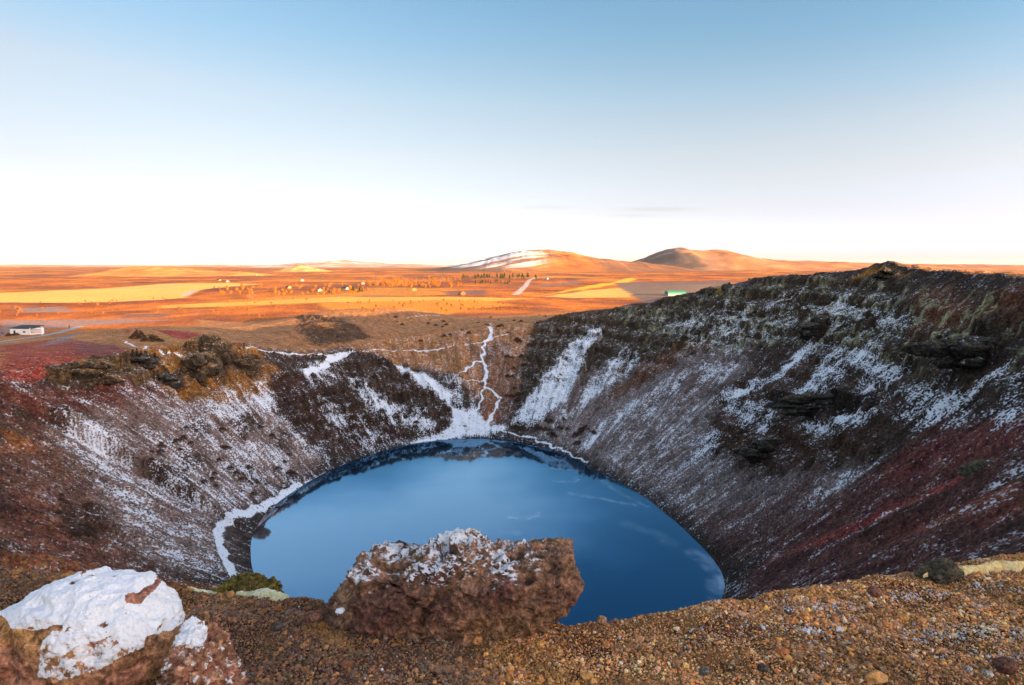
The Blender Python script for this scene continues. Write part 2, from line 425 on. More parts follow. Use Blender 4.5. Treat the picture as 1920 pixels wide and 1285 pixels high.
# plain
far1 = fbm(X / 90, Y / 90, 5, .6, seed=16); far2 = fbm(X / 300, Y / 300, 5, .6, seed=17)
heath = np.clip(.5 + far1 * 1.6, 0, 1)[:, None]
colv[:] = np.array([.50, .165, .022]) * (1 - heath) + np.array([.26, .068, .016]) * heath
mott = .7 * fbm(X / 28, Y / 28, 4, .65, seed=18) + .7 * fbm(X / 60, Y / 75, 4, .6, seed=25); dk = sstep(.05, .35, far2 + .5 * far1)[:, None]; colv[:] = colv * (1 - .65 * dk) + np.array([.12, .065, .06]) * .65 * dk
yl = sstep(.08, .3, fbm(X / 240, Y / 240, 3, seed=19))[:, None]; dk2 = sstep(-.02, .2, fbm(X / 130, Y / 210, 5, .62, seed=24))[:, None] * sstep(280, 450, rr)[:, None]; colv[:] = colv * (1 - .72 * dk2) + np.array([.14, .055, .04]) * .72 * dk2
dk3 = sstep(.08, .3, fbm(X / 45, Y / 95, 4, .6, seed=26))[:, None]; colv[:] = colv * (1 - .5 * dk3) + np.array([.12, .045, .035]) * .5 * dk3
colv[:] = colv * (1 + .75 * mott[:, None]).clip(.2, 2); colv[:] = colv * (1 - .6 * yl) + np.array([.56, .27, .04]) * .6 * yl
# the crater: brown grass above, dark scree below
wall = sstep(1.35, 1.0, TT)[:, None]
base_wall = lin(58, 47, 42) * (1 + .5 * blotch[:, None])
colv = colv * (1 - wall) + np.maximum(base_wall, .01) * wall
near_rim = (sstep(1.0, 1.06, TT) * sstep(330, 240, rr))[:, None]
colv = colv * (1 - near_rim) + lin(150, 108, 70) * (1 + .5 * big[:, None] + .3 * blotch[:, None]) * near_rim

def paint(poly, c, soft=1.5, warp=2.5, wscale=7, amt=1.0, var=.35, seed=0, rock=None, k=1.2):
    i, wg = poly_mask(poly, soft, warp, wscale, seed)
    wg = (wg * amt)[:, None]
    colv[i] = colv[i] * (1 - wg) + np.maximum(lin(*c, k=k) * (1 + var * blotch[i][:, None] + var * .8 * streak2[i][:, None]), .008) * wg
    if rock is not None: rocky[i] = np.maximum(rocky[i] * (1 - wg[:, 0]), rock * wg[:, 0])

def paint_noise(poly, c, thr, fld, soft=2, sharp=.12, amt=1.0, seed=0):
    i, wg = poly_mask(poly, soft, 3, 8, seed); wg = wg * sstep(thr - sharp, thr + sharp, .55 * fld[i] + .75 * fine[i] + .2 * big[i]) * amt
    colv[i] = colv[i] * (1 - wg[:, None]) + lin(*c) * wg[:, None]

def snowp(poly, dens, soft=1.2, warp=1.8, wscale=4, st=.40, st2=.34, bl=.36, seed=0):
    i, wg = poly_mask(poly, soft * 1.9, warp * 1.6, wscale, seed)
    dens = dens if dens > .84 else dens * .88
    dd = np.clip(dens - .03 + .22 * fine[i] + st * streak[i] + st2 * streak2[i] + bl * blotch[i], 0, .97)
    snow[i] = snow[i] * (1 - wg) + np.maximum(dd, 0) * wg

# ---- ground colours (pixel outlines -> world)
bowl = [(370, 600), (560, 592), (700, 590), (1000, 590), (1180, 580), (1000, 640), (975, 690), (950, 745), (905, 760), (850, 700), (740, 680), (640, 650), (560, 660), (400, 650)]
paint(bowl, (147, 106, 72), 3, 4, 10, .95, .3)
paint([(560, 592), (650, 600), (700, 635), (600, 650), (560, 625)], (68, 54, 44), 2, 3, 6, .9, .6, rock=.3)
paint([(880, 650), (960, 640), (975, 720), (940, 800), (915, 800), (935, 745), (905, 720)], (105, 78, 66), 2, 3, 6, .8)
paint([(900, 740), (935, 750), (925, 800), (900, 795)], (120, 80, 58), 1.5, 2, 5, .9)
# left rim
paint([(0, 648), (120, 634), (215, 648), (250, 690), (235, 705), (100, 705), (0, 715)], (138, 66, 52), 1.5, 2.5, 7, .95, .3)
paint([(140, 640), (215, 648), (250, 690), (190, 690), (140, 665)], (100, 62, 66), 2, 3, 6, .7)
paint([(0, 715), (240, 715), (330, 740), (290, 785), (120, 800), (0, 790)], (96, 60, 52), 1.5, 2.5, 6, .95, .35)
paint([(0, 790), (110, 800), (170, 880), (260, 1000), (300, 1080), (150, 1070), (0, 1080)], (102, 72, 60), 2, 4, 9, .9, .4)
paint([(0, 900), (40, 920), (150, 990), (200, 1060), (0, 1075)], (104, 66, 54), 2, 4, 9, .8, .4)
paint([(0, 810), (40, 815), (75, 840), (40, 850), (0, 850)], (140, 88, 52), 1, 2, 5, .8)
paint([(70, 880), (150, 950), (190, 1000), (150, 1000), (60, 920)], (112, 84, 78), 1.5, 3, 6, .7)
paint([(285, 740), (500, 720), (560, 800), (610, 870), (480, 950), (405, 970), (410, 1080), (300, 1075), (210, 980), (130, 860), (90, 800)], (118, 100, 96), 2.5, 3, 7, .95, .3)
paint([(420, 975), (510, 945), (470, 1010), (478, 1080), (500, 1130), (450, 1095), (420, 1040)], (76, 66, 64), .8, .8, 3, 1, .25)
paint([(80, 695), (180, 676), (250, 672), (345, 690), (350, 715), (240, 722), (90, 718)], (84, 68, 50), .8, 1.5, 4, 1, .5, rock=1)
paint([(250, 660), (345, 655), (420, 640), (500, 680), (560, 715), (500, 740), (420, 760), (330, 750), (270, 710)], (128, 90, 46), 1.2, 2.5, 5, .95, .4, rock=.6)
paint([(240, 668), (300, 672), (300, 695), (255, 692)], (52, 44, 38), .6, 1.2, 3, 1, .5, rock=1)
paint([(350, 650), (420, 640), (440, 680), (420, 720), (355, 730), (345, 690)], (70, 56, 40), .8, 1.6, 3.5, .9, .6, rock=1)
paint([(285, 708), (345, 705), (345, 735), (295, 732)], (58, 48, 40), .6, 1.2, 3, .9, .5, rock=.9)
paint([(430, 660), (500, 675), (490, 710), (440, 700)], (66, 56, 48), .8, 1.6, 4, .8, .5, rock=.8)
paint([(505, 700), (560, 695), (640, 730), (640, 830), (600, 860), (540, 800), (505, 760)], (58, 44, 42), 1.2, 2.2, 5, .95, .4, rock=.5)
paint([(630, 680), (700, 662), (760, 690), (830, 745), (850, 800), (780, 830), (700, 840), (640, 800)], (60, 48, 42), 1.5, 2.5, 5, .95, .5, rock=.6)
paint([(565, 760), (640, 790), (760, 800), (760, 830), (640, 850), (590, 820)], (66, 48, 42), 1.2, 2, 5, .7, .5, rock=.4)
paint([(270, 620), (380, 640), (370, 660), (270, 645)], (150, 112, 68), 1.5, 2, 5, .8)
for p in ([(215, 618), (245, 622), (240, 628)], [(285, 618), (375, 626), (370, 640), (330, 634)]): paint(p, (135, 52, 50), .8, 1, 4, .95, .2)
for p_ in ([(430, 800), (470, 770), (490, 800), (460, 830)], [(330, 850), (380, 840), (400, 870), (350, 880)], [(265, 865), (330, 875), (380, 930), (350, 945), (280, 900)], [(520, 800), (545, 815), (540, 850), (515, 840)], [(355, 800), (385, 790), (395, 815), (365, 825)],
           [(120, 960), (190, 960), (210, 1000), (150, 1030), (110, 1000)], [(20, 760), (120, 765), (200, 790), (120, 800), (30, 790)], [(455, 880), (500, 895), (480, 915), (450, 900)]):
    paint(p_, (66, 50, 42), .8, 1.6, 4, .9, .4, rock=.25)
# right wall
paint([(1000, 612), (1180, 572), (1300, 548), (1500, 520), (1660, 503), (1920, 530), (1920, 720), (1680, 710), (1500, 640), (1240, 700), (1010, 720), (970, 760)], (66, 57, 48), 2, 3, 7, .95, .6, rock=.6)
paint([(1110, 690), (1200, 690), (1420, 640), (1400, 690), (1360, 760), (1320, 840), (1440, 890), (1640, 860), (1560, 960), (1340, 1010), (1200, 910), (1060, 840), (1000, 815)], (112, 102, 104), 2.5, 3, 8, .95, .4)
paint([(1280, 640), (1330, 650), (1240, 700), (1120, 770), (1090, 790), (1160, 720)], (92, 66, 50), 1.2, 2, 5, .85, .4)
paint([(1340, 730), (1420, 700), (1480, 680), (1560, 660), (1700, 690), (1690, 760), (1650, 830), (1500, 870), (1400, 860), (1330, 820)], (68, 55, 49), 2, 2.5, 6, .85, .5, rock=.6)
paint([(1430, 735), (1560, 745), (1650, 738), (1640, 765), (1520, 776), (1440, 764)], (40, 34, 31), .6, 1.2, 4, 1, .4, rock=1)
paint([(1680, 640), (1920, 632), (1920, 690), (1760, 700), (1700, 690)], (46, 37, 33), .8, 1.5, 5, .95, .5, rock=1)
paint([(1360, 800), (1480, 800), (1640, 800), (1660, 840), (1560, 880), (1420, 890), (1340, 850)], (64, 48, 40), 1.5, 2.5, 5, .8, .5, rock=.7)
paint([(1920, 785), (1760, 805), (1650, 880), (1500, 960), (1400, 1080), (1360, 1140), (1500, 1110), (1920, 1048)], (82, 54, 52), 2, 3, 9, .95, .45)
paint([(1840, 800), (1920, 790), (1920, 830), (1700, 900), (1640, 900), (1720, 840)], (94, 52, 50), 1.5, 2, 8, .9, .3)
paint([(1800, 885), (1700, 930), (1560, 1000), (1430, 1060), (1560, 1012), (1700, 955), (1850, 890)], (124, 62, 58), .7, 1, 6, .95, .2)
paint([(1920, 900), (1840, 930), (1700, 990), (1600, 1040), (1760, 1000), (1920, 960)], (104, 62, 52), 1.2, 2, 7, .8, .4)
paint([(1300, 960), (1520, 900), (1600, 940), (1480, 1010), (1360, 1060), (1310, 1010)], (86, 64, 60), 1.5, 3, 7, .75, .5)
paint([(1700, 560), (1740, 535), (1920, 540), (1920, 580), (1800, 620), (1720, 610)], (96, 62, 48), 1.5, 3, 8, .85, .4)
paint_noise([(1200, 580), (1500, 530), (1700, 530), (1920, 560), (1920, 720), (1700, 700), (1500, 640), (1250, 650)], (118, 122, 92), .20, blotch, amt=.5)
paint_noise([(1700, 560), (1920, 555), (1920, 660), (1700, 650)], (134, 140, 100), .16, blotch, amt=.55)
paint_noise([(1150, 590), (1300, 552), (1500, 522), (1700, 520), (1920, 545), (1920, 690), (1700, 690), (1500, 640), (1250, 660)], (128, 130, 104), .12, blotch, sharp=.1, amt=.55)
paint([(1610, 512), (1660, 500), (1705, 515), (1660, 522), (1600, 522)], (150, 105, 40), .8, 1, 3, .9)
paint([(1840, 1040), (1920, 1020), (1920, 1055), (1850, 1060)], (150, 110, 60), .4, .5, 2, .8)
paint([(0, 1048), (200, 1060), (420, 1100), (200, 1130), (0, 1110)], (120, 78, 52), .3, .4, 2, .8)
# lake margin: a dark wet ring
mr = (sstep(3.2, .6, RC - r0v) * sstep(1, 2, rr))[:, None]; colv = colv * (1 - .75 * mr) + np.array([.035, .026, .024]) * .75 * mr

colv[inner] *= np.array([1.0, .92, .80])
colv[inner] *= (1 + .65 * fine[inner][:, None] + .3 * streak2[inner][:, None]).clip(.3, 2)
# ---- snow
wallm = (TT > 0) & (TT < 1.05) & (rr > 6)
snow[wallm] = np.clip(.18 + .16 * streak2[wallm] + .18 * blotch[wallm], 0, .45)
bw = near_rim[:, 0] > .3; snow[bw] = np.clip(.04 + .16 * blotch[bw], 0, .25)
snowp([(285, 735), (350, 745), (430, 750), (500, 720), (512, 770), (560, 800), (610, 860), (560, 905), (480, 950), (410, 965), (402, 1000), (410, 1065), (380, 1090), (260, 1050), (210, 980), (150, 880), (90, 800), (200, 785), (275, 770)], .45, 2.5, 3, 6)
snowp([(90, 790), (200, 780), (285, 740), (360, 748), (420, 800), (460, 860), (330, 860), (200, 850)], .48, 2.5, 3, 6)
snowp([(330, 850), (470, 870), (560, 900), (480, 940), (380, 960), (250, 900)], .48, 2, 2, 6)
snowp([(0, 725), (240, 722), (290, 765), (100, 790), (0, 785)], .22, 2, 2, 5)
snowp([(410, 740), (500, 720), (515, 760), (440, 800), (390, 790)], .62, 1.2, 1.5, 4)
snowp([(590, 720), (640, 760), (760, 830), (700, 850), (620, 810), (590, 770)], .45, 1.5, 2, 4)
snowp([(655, 705), (700, 735), (790, 775), (830, 800), (800, 820), (720, 790), (660, 740)], .62, 1.2, 1.8, 4)
snowp([(560, 685), (640, 665), (650, 690), (620, 730), (570, 720)], .36, 1.2, 1.5, 4)
snowp([(738, 684), (800, 703), (852, 742), (842, 762), (795, 728)], .88, .7, .8, 3)
snowp([(850, 765), (890, 762), (905, 790), (950, 802), (900, 816), (830, 822), (775, 832), (845, 800)], .86, .8, 1, 3)
snowp([(835, 700), (905, 735), (892, 768), (850, 765), (845, 735)], .45, 1, 1.2, 3)
snowp([(1128, 617), (1100, 625), (1068, 650), (1040, 685), (1008, 728), (972, 772), (962, 792), (985, 797), (1015, 788), (1062, 750), (1085, 700), (1100, 660), (1125, 635)], .78, .8, 1.4, 4, .3, .2, .2)
snowp([(1170, 660), (1205, 665), (1195, 682), (1120, 742), (1080, 772), (1040, 800), (1010, 822), (1060, 770), (1110, 710)], .62, .9, 1.4, 4)
snowp([(1410, 638), (1402, 660), (1345, 720), (1260, 760), (1180, 800), (1090, 840), (1130, 785), (1240, 722), (1340, 665)], .50, 1, 1.5, 5)
snowp([(1090, 820), (1240, 745), (1350, 740), (1310, 830), (1350, 870), (1260, 930), (1180, 900)], .34, 2, 2, 5)
snowp([(1280, 840), (1440, 890), (1620, 870), (1560, 950), (1400, 1000), (1260, 950)], .25, 2, 2, 5)
snowp([(1552, 627), (1520, 640), (1474, 676), (1498, 684), (1552, 645)], .82, .6, 1, 3)
snowp([(1560, 650), (1660, 652), (1640, 690), (1600, 700), (1560, 742), (1495, 745), (1530, 700)], .66, .9, 1.6, 3.5)
snowp([(1495, 684), (1480, 700), (1360, 752), (1345, 745), (1400, 718), (1470, 690)], .78, .6, 1.2, 3)
snowp([(1640, 670), (1700, 680), (1690, 720), (1640, 745), (1600, 735)], .6, .9, 1.4, 3.5)
snowp([(1670, 735), (1720, 722), (1850, 712), (1920, 704), (1920, 735), (1860, 740), (1760, 770), (1700, 790)], .66, .9, 1.6, 4)
snowp([(1700, 770), (1800, 745), (1920, 755), (1920, 790), (1830, 785), (1720, 812)], .68, .8, 1.3, 4)
snowp([(1495, 785), (1620, 768), (1650, 780), (1580, 812), (1510, 805)], .66, .7, 1.2, 3)
snowp([(1355, 757), (1425, 752), (1455, 780), (1462, 802), (1430, 818), (1395, 800)], .62, .8, 1.4, 3)
snowp([(1285, 825), (1350, 808), (1345, 850), (1290, 872)], .62, .8, 1.4, 3)
snowp([(1560, 880), (1690, 848), (1640, 880), (1580, 900)], .5, .8, 1.4, 3)
snowp([(1240, 600), (1500, 545), (1640, 540), (1700, 560), (1690, 640), (1600, 620), (1420, 640), (1290, 660)], .40, 2, 3, 5, .1, .1, .5)
snowp([(1620, 590), (1700, 570), (1700, 625), (1630, 620)], .52, 1, 2, 4, .1, .1, .5)
snowp([(1380, 1000), (1560, 940), (1760, 900), (1920, 860), (1920, 1040), (1500, 1100), (1370, 1120)], .30, 2, 2, 6)
snowp([(1430, 735), (1560, 745), (1650, 738), (1640, 765), (1520, 776), (1440, 764)], .06, .5, 1, 3)
snowp([(420, 980), (505, 950), (470, 1010), (478, 1080), (500, 1130), (450, 1090), (425, 1040)], .2, .6, .8, 3)
snowp([(130, 738), (170, 740), (165, 755), (135, 752)], .7, .6, 1, 3)

PATHS = [([(917, 607), (921, 630), (907, 648), (905, 672), (913, 703), (907, 723), (938, 743), (930, 762), (918, 792), (905, 806)], 1.5),
         ([(970, 618), (933, 632), (893, 645), (840, 653), (767, 658), (700, 656)], 1.0),
         ([(905, 673), (880, 688), (853, 707), (845, 718)], 1.3), ([(853, 710), (880, 715), (907, 713)], .9),
         ([(907, 724), (903, 742), (897, 762), (885, 780)], 1.0),
         ([(940, 806), (1000, 822), (1060, 846), (1100, 868)], .9), ([(850, 820), (800, 826), (740, 845), (650, 872), (575, 905)], 1.1),
         ([(562, 908), (520, 935), (497, 947), (465, 962), (428, 973), (411, 988), (410, 1020), (424, 1050), (440, 1083), (450, 1100)], 1.9),
         ([(465, 658), (560, 664), (640, 663), (690, 659)], 1.2), ([(655, 663), (620, 672), (605, 690), (575, 697)], 2.6),
         ([(760, 596), (830, 592), (900, 600), (990, 599)], 1.2), ([(235, 640), (275, 655), (310, 665), (340, 671)], 1.2)]
PD = {10: .5, 1: .72, 5: .7, 8: .72, 7: .92}
is_path = np.zeros(len(X), bool)
for k_, (ln, wd) in enumerate(PATHS):
    i, wg = line_mask(ln, wd * (.95 if k_ == 9 else .72 if k_ in (6, 7) else .6), .45 if k_ in (6, 7) else .8, 2.6, k_)
    snow[i] = np.maximum(snow[i], np.clip(wg * (PD.get(k_, .82) + .35 * fine[i] + .25 * blotch[i]), 0, .97)); is_path[i[wg > .5]] = True
is_road = np.zeros(len(X), bool)
for ln, wd in (([(-40, 647), (0, 641), (50, 634), (100, 626), (150, 612)], 3.2),):
    i, wg = line_mask(ln, wd, .4, 3); wq = wg[:, None]
    colv[i] = colv[i] * (1 - wq) + np.array([.27, .29, .31]) * wq; snow[i] = np.maximum(snow[i], .22 * wg); is_road[i[wg > .5]] = True
paint([(0, 600), (200, 598), (330, 600), (150, 612), (0, 625)], (128, 112, 112), 3, 4, 12, .8, .2)
paint([(60, 652), (150, 622), (130, 640)], (120, 110, 112), 1, 2, 5, .7)
# ---- fields, heath and the farm road on the plain
is_field = np.zeros(len(X), bool)
FIELDS = [([(-60, 552), (0, 549), (160, 543), (320, 532), (395, 531), (493, 533), (400, 540), (370, 547), (347, 558), (300, 563), (213, 567), (0, 568), (-60, 568)], (.60, .38, .10)),
          ([(300, 573), (450, 567), (620, 557), (780, 557), (930, 559), (1000, 560), (900, 566), (620, 568), (300, 577)], (.58, .31, .06)),
          ([(1020, 556), (1100, 545), (1150, 541), (1340, 533), (1350, 545), (1262, 556), (1080, 559)], (.60, .37, .10)),
          ([(1000, 556), (1080, 541), (1185, 521), (1192, 525), (1130, 538), (1060, 548)], (.60, .36, .03))]
for pl, c in FIELDS:
    i, wg = poly_mask(pl, 4, 6, 60); wq = wg[:, None]
    colv[i] = colv[i] * (1 - wq) + np.array(c) * (1 + .18 * far1[i][:, None]) * wq; is_field[i[wg > .5]] = True
for pl, c, a_ in (([(1150, 530), (1370, 526), (1390, 533), (1160, 537)], (.13, .10, .10), .9), ([(1010, 534), (1085, 527), (1090, 531), (1020, 538)], (.16, .13, .13), .8),
              ([(830, 546), (915, 543), (915, 552), (840, 553)], (.13, .08, .08), .85), ([(650, 556), (700, 552), (760, 555), (700, 558)], (.2, .1, .06), .5),
              ([(30, 578), (110, 576), (140, 585), (40, 586)], (.2, .19, .2), .8), ([(200, 541), (320, 536), (330, 539), (210, 545)], (.5, .3, .15), .4),
              ([(230, 590), (310, 588), (310, 594), (230, 595)], (.12, .08, .08), .8), ([(600, 570), (900, 562), (960, 572), (880, 582), (700, 580), (600, 576)], (.54, .22, .025), .9)):
    i, wg = poly_mask(pl, 4, 8, 40); wq = (wg * a_)[:, None]; colv[i] = colv[i] * (1 - wq) + np.array(c) * wq
i, wg = line_mask([(1040, 519), (1003, 521), (992, 526), (984, 538), (966, 553)], 7, 1, 20); colv[i] = colv[i] * (1 - wg[:, None]) + np.array([.40, .36, .36]) * wg[:, None]; is_road[i[wg > .5]] = True
i, wg = line_mask([(346, 554), (366, 545)], 6, 1, 20); colv[i] = colv[i] * (1 - wg[:, None]) + np.array([.38, .36, .38]) * wg[:, None]
# ---- foreground soil
fg = (sstep(9, 5, rr))[:, None]
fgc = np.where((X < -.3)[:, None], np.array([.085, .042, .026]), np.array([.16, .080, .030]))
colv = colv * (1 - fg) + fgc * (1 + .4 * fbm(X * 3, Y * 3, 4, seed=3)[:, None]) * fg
snow = snow * (1 - fg[:, 0])

# ---- relief
pw = np.clip((RC - r0v) / 3, 0, 1) * sstep(5, 14, rr)
crat = sstep(1.5, 1.05, TT) * pw
onpath = np.where(is_path | is_road, .25, 1.0)
dz = crat * onpath * (.75 * blotch - (1.1 * streak + .35 * streak2 - 1.6 * gully) * sstep(1.08, .9, TT) * np.clip(TT * 2.5, 0, 1) + .42 * fine)
ridge = 1 - np.abs(fbm(X / 4.2, Y / 4.2, 4, .55, seed=40)) * 2.4
dz += rocky * pw * (2.1 * np.clip(ridge, -.6, 1) - .9 + .8 * fbm(X / 1.1, Y / 1.1, 3, .6, seed=41))
zt = Zs + dz
H_ = 3.6; q = (zt + 1.4 * big) / H_; fr = q - np.floor(q)                      # ledges in the rock bands
dz += rocky * pw * H_ * (sstep(.35, .62, fr) - fr) * .55
dz += sstep(300, 420, rr) * sstep(5000, 1500, rr) * far1 * 1.2
dz -= sstep(14, 5, rr) * (.075 + .02 * np.clip(X, -1, 4))
dz += sstep(14, 5, rr) * (.05 * fbm(X * 1.6, Y * 1.6, 3, seed=50) + .03 * fbm(X * 6, Y * 6, 3, seed=51)) * sstep(.5, 2, rr)
Z = Zs + dz
LAKE_Z = 0.0
V = np.stack([X, Y, Z], 1)
flow = np.where((TT < 1.15)[:, None], np.stack([PH * 62, RC * .42, Z * .42], 1), V * .9); flow = np.concatenate([flow, flow[:1]])
ctr = len(V); V = np.concatenate([V, [[0, 0, Z[:NA].mean()]]]); colv = np.concatenate([colv, colv[:1]]); snow = np.concatenate([snow, [0]])
ii, jj = np.meshgrid(np.arange(NR_ - 1), np.arange(NA), indexing='ij'); j2 = (jj + 1) % NA
Q = np.stack([ii * NA + jj, (ii + 1) * NA + jj, (ii + 1) * NA + j2, ii * NA + j2], -1).reshape(-1, 4)[:, ::-1]
deep = (Z < -3); Q = Q[~deep[Q].all(1)]

def Zat(x, y):
    """height of the finished land mesh, by the grid"""
    a_ = math.atan2(x, y); r_ = math.hypot(x, y)
    j = min(max(int(np.searchsorted(az, a_)) - 1, 0), NA - 2); i = min(max(int(np.searchsorted(rad, r_)) - 1, 0), NR_ - 2)
    u = (a_ - az[j]) / (az[j + 1] - az[j]); v_ = (r_ - rad[i]) / (rad[i + 1] - rad[i])
    z00, z01, z10, z11 = Z[i * NA + j], Z[i * NA + j + 1], Z[(i + 1) * NA + j], Z[(i + 1) * NA + j + 1]
    return (z00 * (1 - u) + z01 * u) * (1 - v_) + (z10 * (1 - u) + z11 * u) * v_

def ground_at(px, py):
    p = at(px, py); return Vector((p[0], p[1], Zat(p[0], p[1])))

pf = is_path[Q].all(1); rf = is_road[Q].all(1) & ~pf; ff = is_field[Q].all(1) & ~pf & ~rf
def part_mesh(name, sel, extra=None):
    q = Q[sel]; u, inv = np.unique(q, return_inverse=True)
    o = mesh_np(name, V[u], inv.reshape(-1, 4), [LAND], {'col': np.clip(colv[u], .004, .9)}, {'snow': snow[u]}, {'flow': flow[u]})
    return struct(o)
part_mesh('ground', ~(pf | rf | ff))
part_mesh('snowy_path', pf); part_mesh('road', rf); part_mesh('field', ff)

# ------------------------------------------------------------------ the frozen lake
na, nr2 = 720, 230
la = np.linspace(-np.pi, np.pi, na, endpoint=False); lr = np.linspace(0, 1, nr2 + 1)[1:] ** .8
LA, LR = np.meshgrid(la, lr); rr0 = np.interp(LA.ravel(), _sa, _sr, period=2 * np.pi) + 3.0
lx = CX + np.cos(LA.ravel()) * rr0 * LR.ravel(); ly = CY + np.sin(LA.ravel()) * rr0 * LR.ravel()
lv = np.stack([lx, ly, np.full(len(lx), LAKE_Z)], 1)
def lake_pt(px, py):
    d = ray(px, py); q_ = EYE + d * (EYE[2] / -d[2]); return q_[:2]
def lake_poly(px_poly, soft):
    P = np.array([lake_pt(*p) for p in px_poly]); ins = np.zeros(len(lx), bool); dm = np.full(len(lx), 1e9)
    for i in range(len(P)):
        ax, ay = P[i]; bx, by = P[(i + 1) % len(P)]
        c = ((ay > ly) != (by > ly)); ins ^= c & (lx < (bx - ax) * (ly - ay) / (by - ay + 1e-9) + ax)
        t_ = np.clip(((lx - ax) * (bx - ax) + (ly - ay) * (by - ay)) / ((bx - ax) ** 2 + (by - ay) ** 2), 0, 1)
        dm = np.minimum(dm, np.hypot(lx - ax - t_ * (bx - ax), ly - ay - t_ * (by - ay)))
    return sstep(-soft, soft, np.where(ins, dm, -dm) + soft * .3 * fbm(lx / 14, ly / 14, 3, seed=60))
def lake_line(pl, wd):
    P = np.array([lake_pt(*p) for p in pl]); dm = np.full(len(lx), 1e9)
    for (ax, ay), (bx, by) in zip(P[:-1], P[1:]):
        t_ = np.clip(((lx - ax) * (bx - ax) + (ly - ay) * (by - ay)) / ((bx - ax) ** 2 + (by - ay) ** 2), 0, 1)
        dm = np.minimum(dm, np.hypot(lx + wob[:, 0] - ax - t_ * (bx - ax), ly + wob[:, 1] - ay - t_ * (by - ay)))
    return sstep(wd, wd * .2, dm)
ice_sheen = lake_poly([(300, 1200), (250, 1000), (430, 935), (600, 922), (720, 912), (790, 885), (850, 862), (920, 855), (985, 890), (1050, 930), (1080, 970), (1060, 1010), (960, 1060), (860, 1110), (720, 1200)], 17)  # ice film and painted sheen in one mask, outlined round the dark reflection
vein = np.zeros(len(lx))
wob = np.stack([fbm(lx / 3, ly / 3, 3, seed=64), fbm(lx / 3, ly / 3, 3, seed=65)], 1)
for pl, wd, am in (([(505, 985), (540, 1030), (548, 1068), (538, 1085), (560, 1110), (598, 1135), (570, 1160)], .45, .22), ([(990, 880), (1040, 880), (1095, 883)], .5, .35), ([(1040, 902), (1075, 905), (1086, 900), (1070, 896)], .6, .35),
                   ([(962, 970), (990, 972), (1008, 968), (1012, 962)], 1.0, .55), ([(938, 994), (955, 997), (972, 1000)], 1.3, .4), ([(1070, 925), (1130, 935), (1190, 948)], 1.2, .28), ([(1130, 900), (1160, 925), (1215, 950)], 1.0, .2),
                   ([(1300, 1038), (1335, 1052), (1352, 1085), (1350, 1120)], 2.2, .32), ([(1352, 1070), (1357, 1100), (1345, 1130)], 1.2, .5), ([(640, 990), (700, 960), (760, 945)], .6, .10), ([(820, 880), (900, 862), (960, 868)], 1.4, .16), ([(1180, 985), (1230, 1000), (1260, 1020)], 2.0, .12)):
    vein = np.maximum(vein, lake_line(pl, wd) * am * np.clip(.8 + 1.2 * wob[:, 0], .1, 1.3))
LAKE_MAT = mat_lake()
f = []
li, lj = np.meshgrid(np.arange(nr2 - 1), np.arange(na), indexing='ij'); lj2 = (lj + 1) % na
LQ = np.stack([li * na + lj, li * na + lj2, (li + 1) * na + lj2, (li + 1) * na + lj], -1).reshape(-1, 4)[:, ::-1]
cap = np.stack([np.full(na // 2 - 1, 0), np.arange(1, na - 2, 2), np.arange(2, na - 1, 2), np.arange(3, na, 2)], 1)
struct(mesh_np('lake', lv, np.concatenate([LQ, cap]), [LAKE_MAT], None, {'ice_sheen': ice_sheen, 'vein': vein}))

# ------------------------------------------------------------------ far hills
def hill(name, D, prof, depth, c1, snow_fn, seed, base=10, shade_fn=lambda px, h, x, y: 0 * px):
    """prof: skyline pixels; the hill stands at distance D with its own depth"""
    xs = np.array([(p[0] - 960) / F * D / .99 for p in prof]); zs = np.array([EYE[2] + (495.5 - p[1]) / F * D * 1.015 for p in prof])
    n, m = 260, 120
    gx = np.linspace(xs[0], xs[-1], n); gy = np.linspace(-1, 1, m)
    GX, GY = np.meshgrid(gx, gy); GX = GX.ravel(); GY = GY.ravel()
    h = np.interp(GX, xs, zs) - base + fbm(GX / D * 60, GX * 0 + seed, 4, .6, seed=seed) * D * .0015
    y = D + GY * depth
    px_ = GX + fbm(y / depth * 1.5, GX / depth * .6, 3, seed=seed) * .12 * depth * (1 - np.abs(GY) ** 2) * 0
    prof_y = np.cos(np.clip(np.abs(GY + .12 * fbm(GX / depth * 2, y / depth, 3, seed=seed)), 0, 1) * np.pi / 2) ** 1.6
    lowf = fbm(GX / depth * 3, y / depth * 3, 5, .55, seed=seed + 2)
    z = base + h * prof_y + lowf * h.clip(0, 60) * .24 * (prof_y < .985) * prof_y
    c = np.array(c1) * (1 + .85 * fbm(GX / depth * 5, y / depth * 5, 4, seed=seed + 5)[:, None])
    pxh = GX / D * F * .99 + 960; dk_ = shade_fn(pxh, (z - base) / max(h.max(), 1), GX, y)[:, None]; c = c * (1 - dk_) + np.array((.085, .062, .055)) * (1 + .4 * lowf[:, None]) * dk_  # shade of the flanks away from the sun, painted into the colour
    sn = snow_fn(GX / D * F * .99 + 960, (z - base) / max(h.max(), 1), GX, y)
    i_, j_ = np.meshgrid(np.arange(m - 1), np.arange(n - 1), indexing='ij')
    q_ = np.stack([i_ * n + j_, i_ * n + j_ + 1, (i_ + 1) * n + j_ + 1, (i_ + 1) * n + j_], -1).reshape(-1, 4)
    return struct(mesh_np(name, np.stack([GX, y, z], 1), q_, [LAND], {'col': np.clip(c, .01, .9)}, {'snow': np.clip(sn, 0, .95)}, {'flow': np.stack([GX, y, z], 1) * .9}))
def no_snow(px, h, x, y): return np.zeros(len(px)) + .1
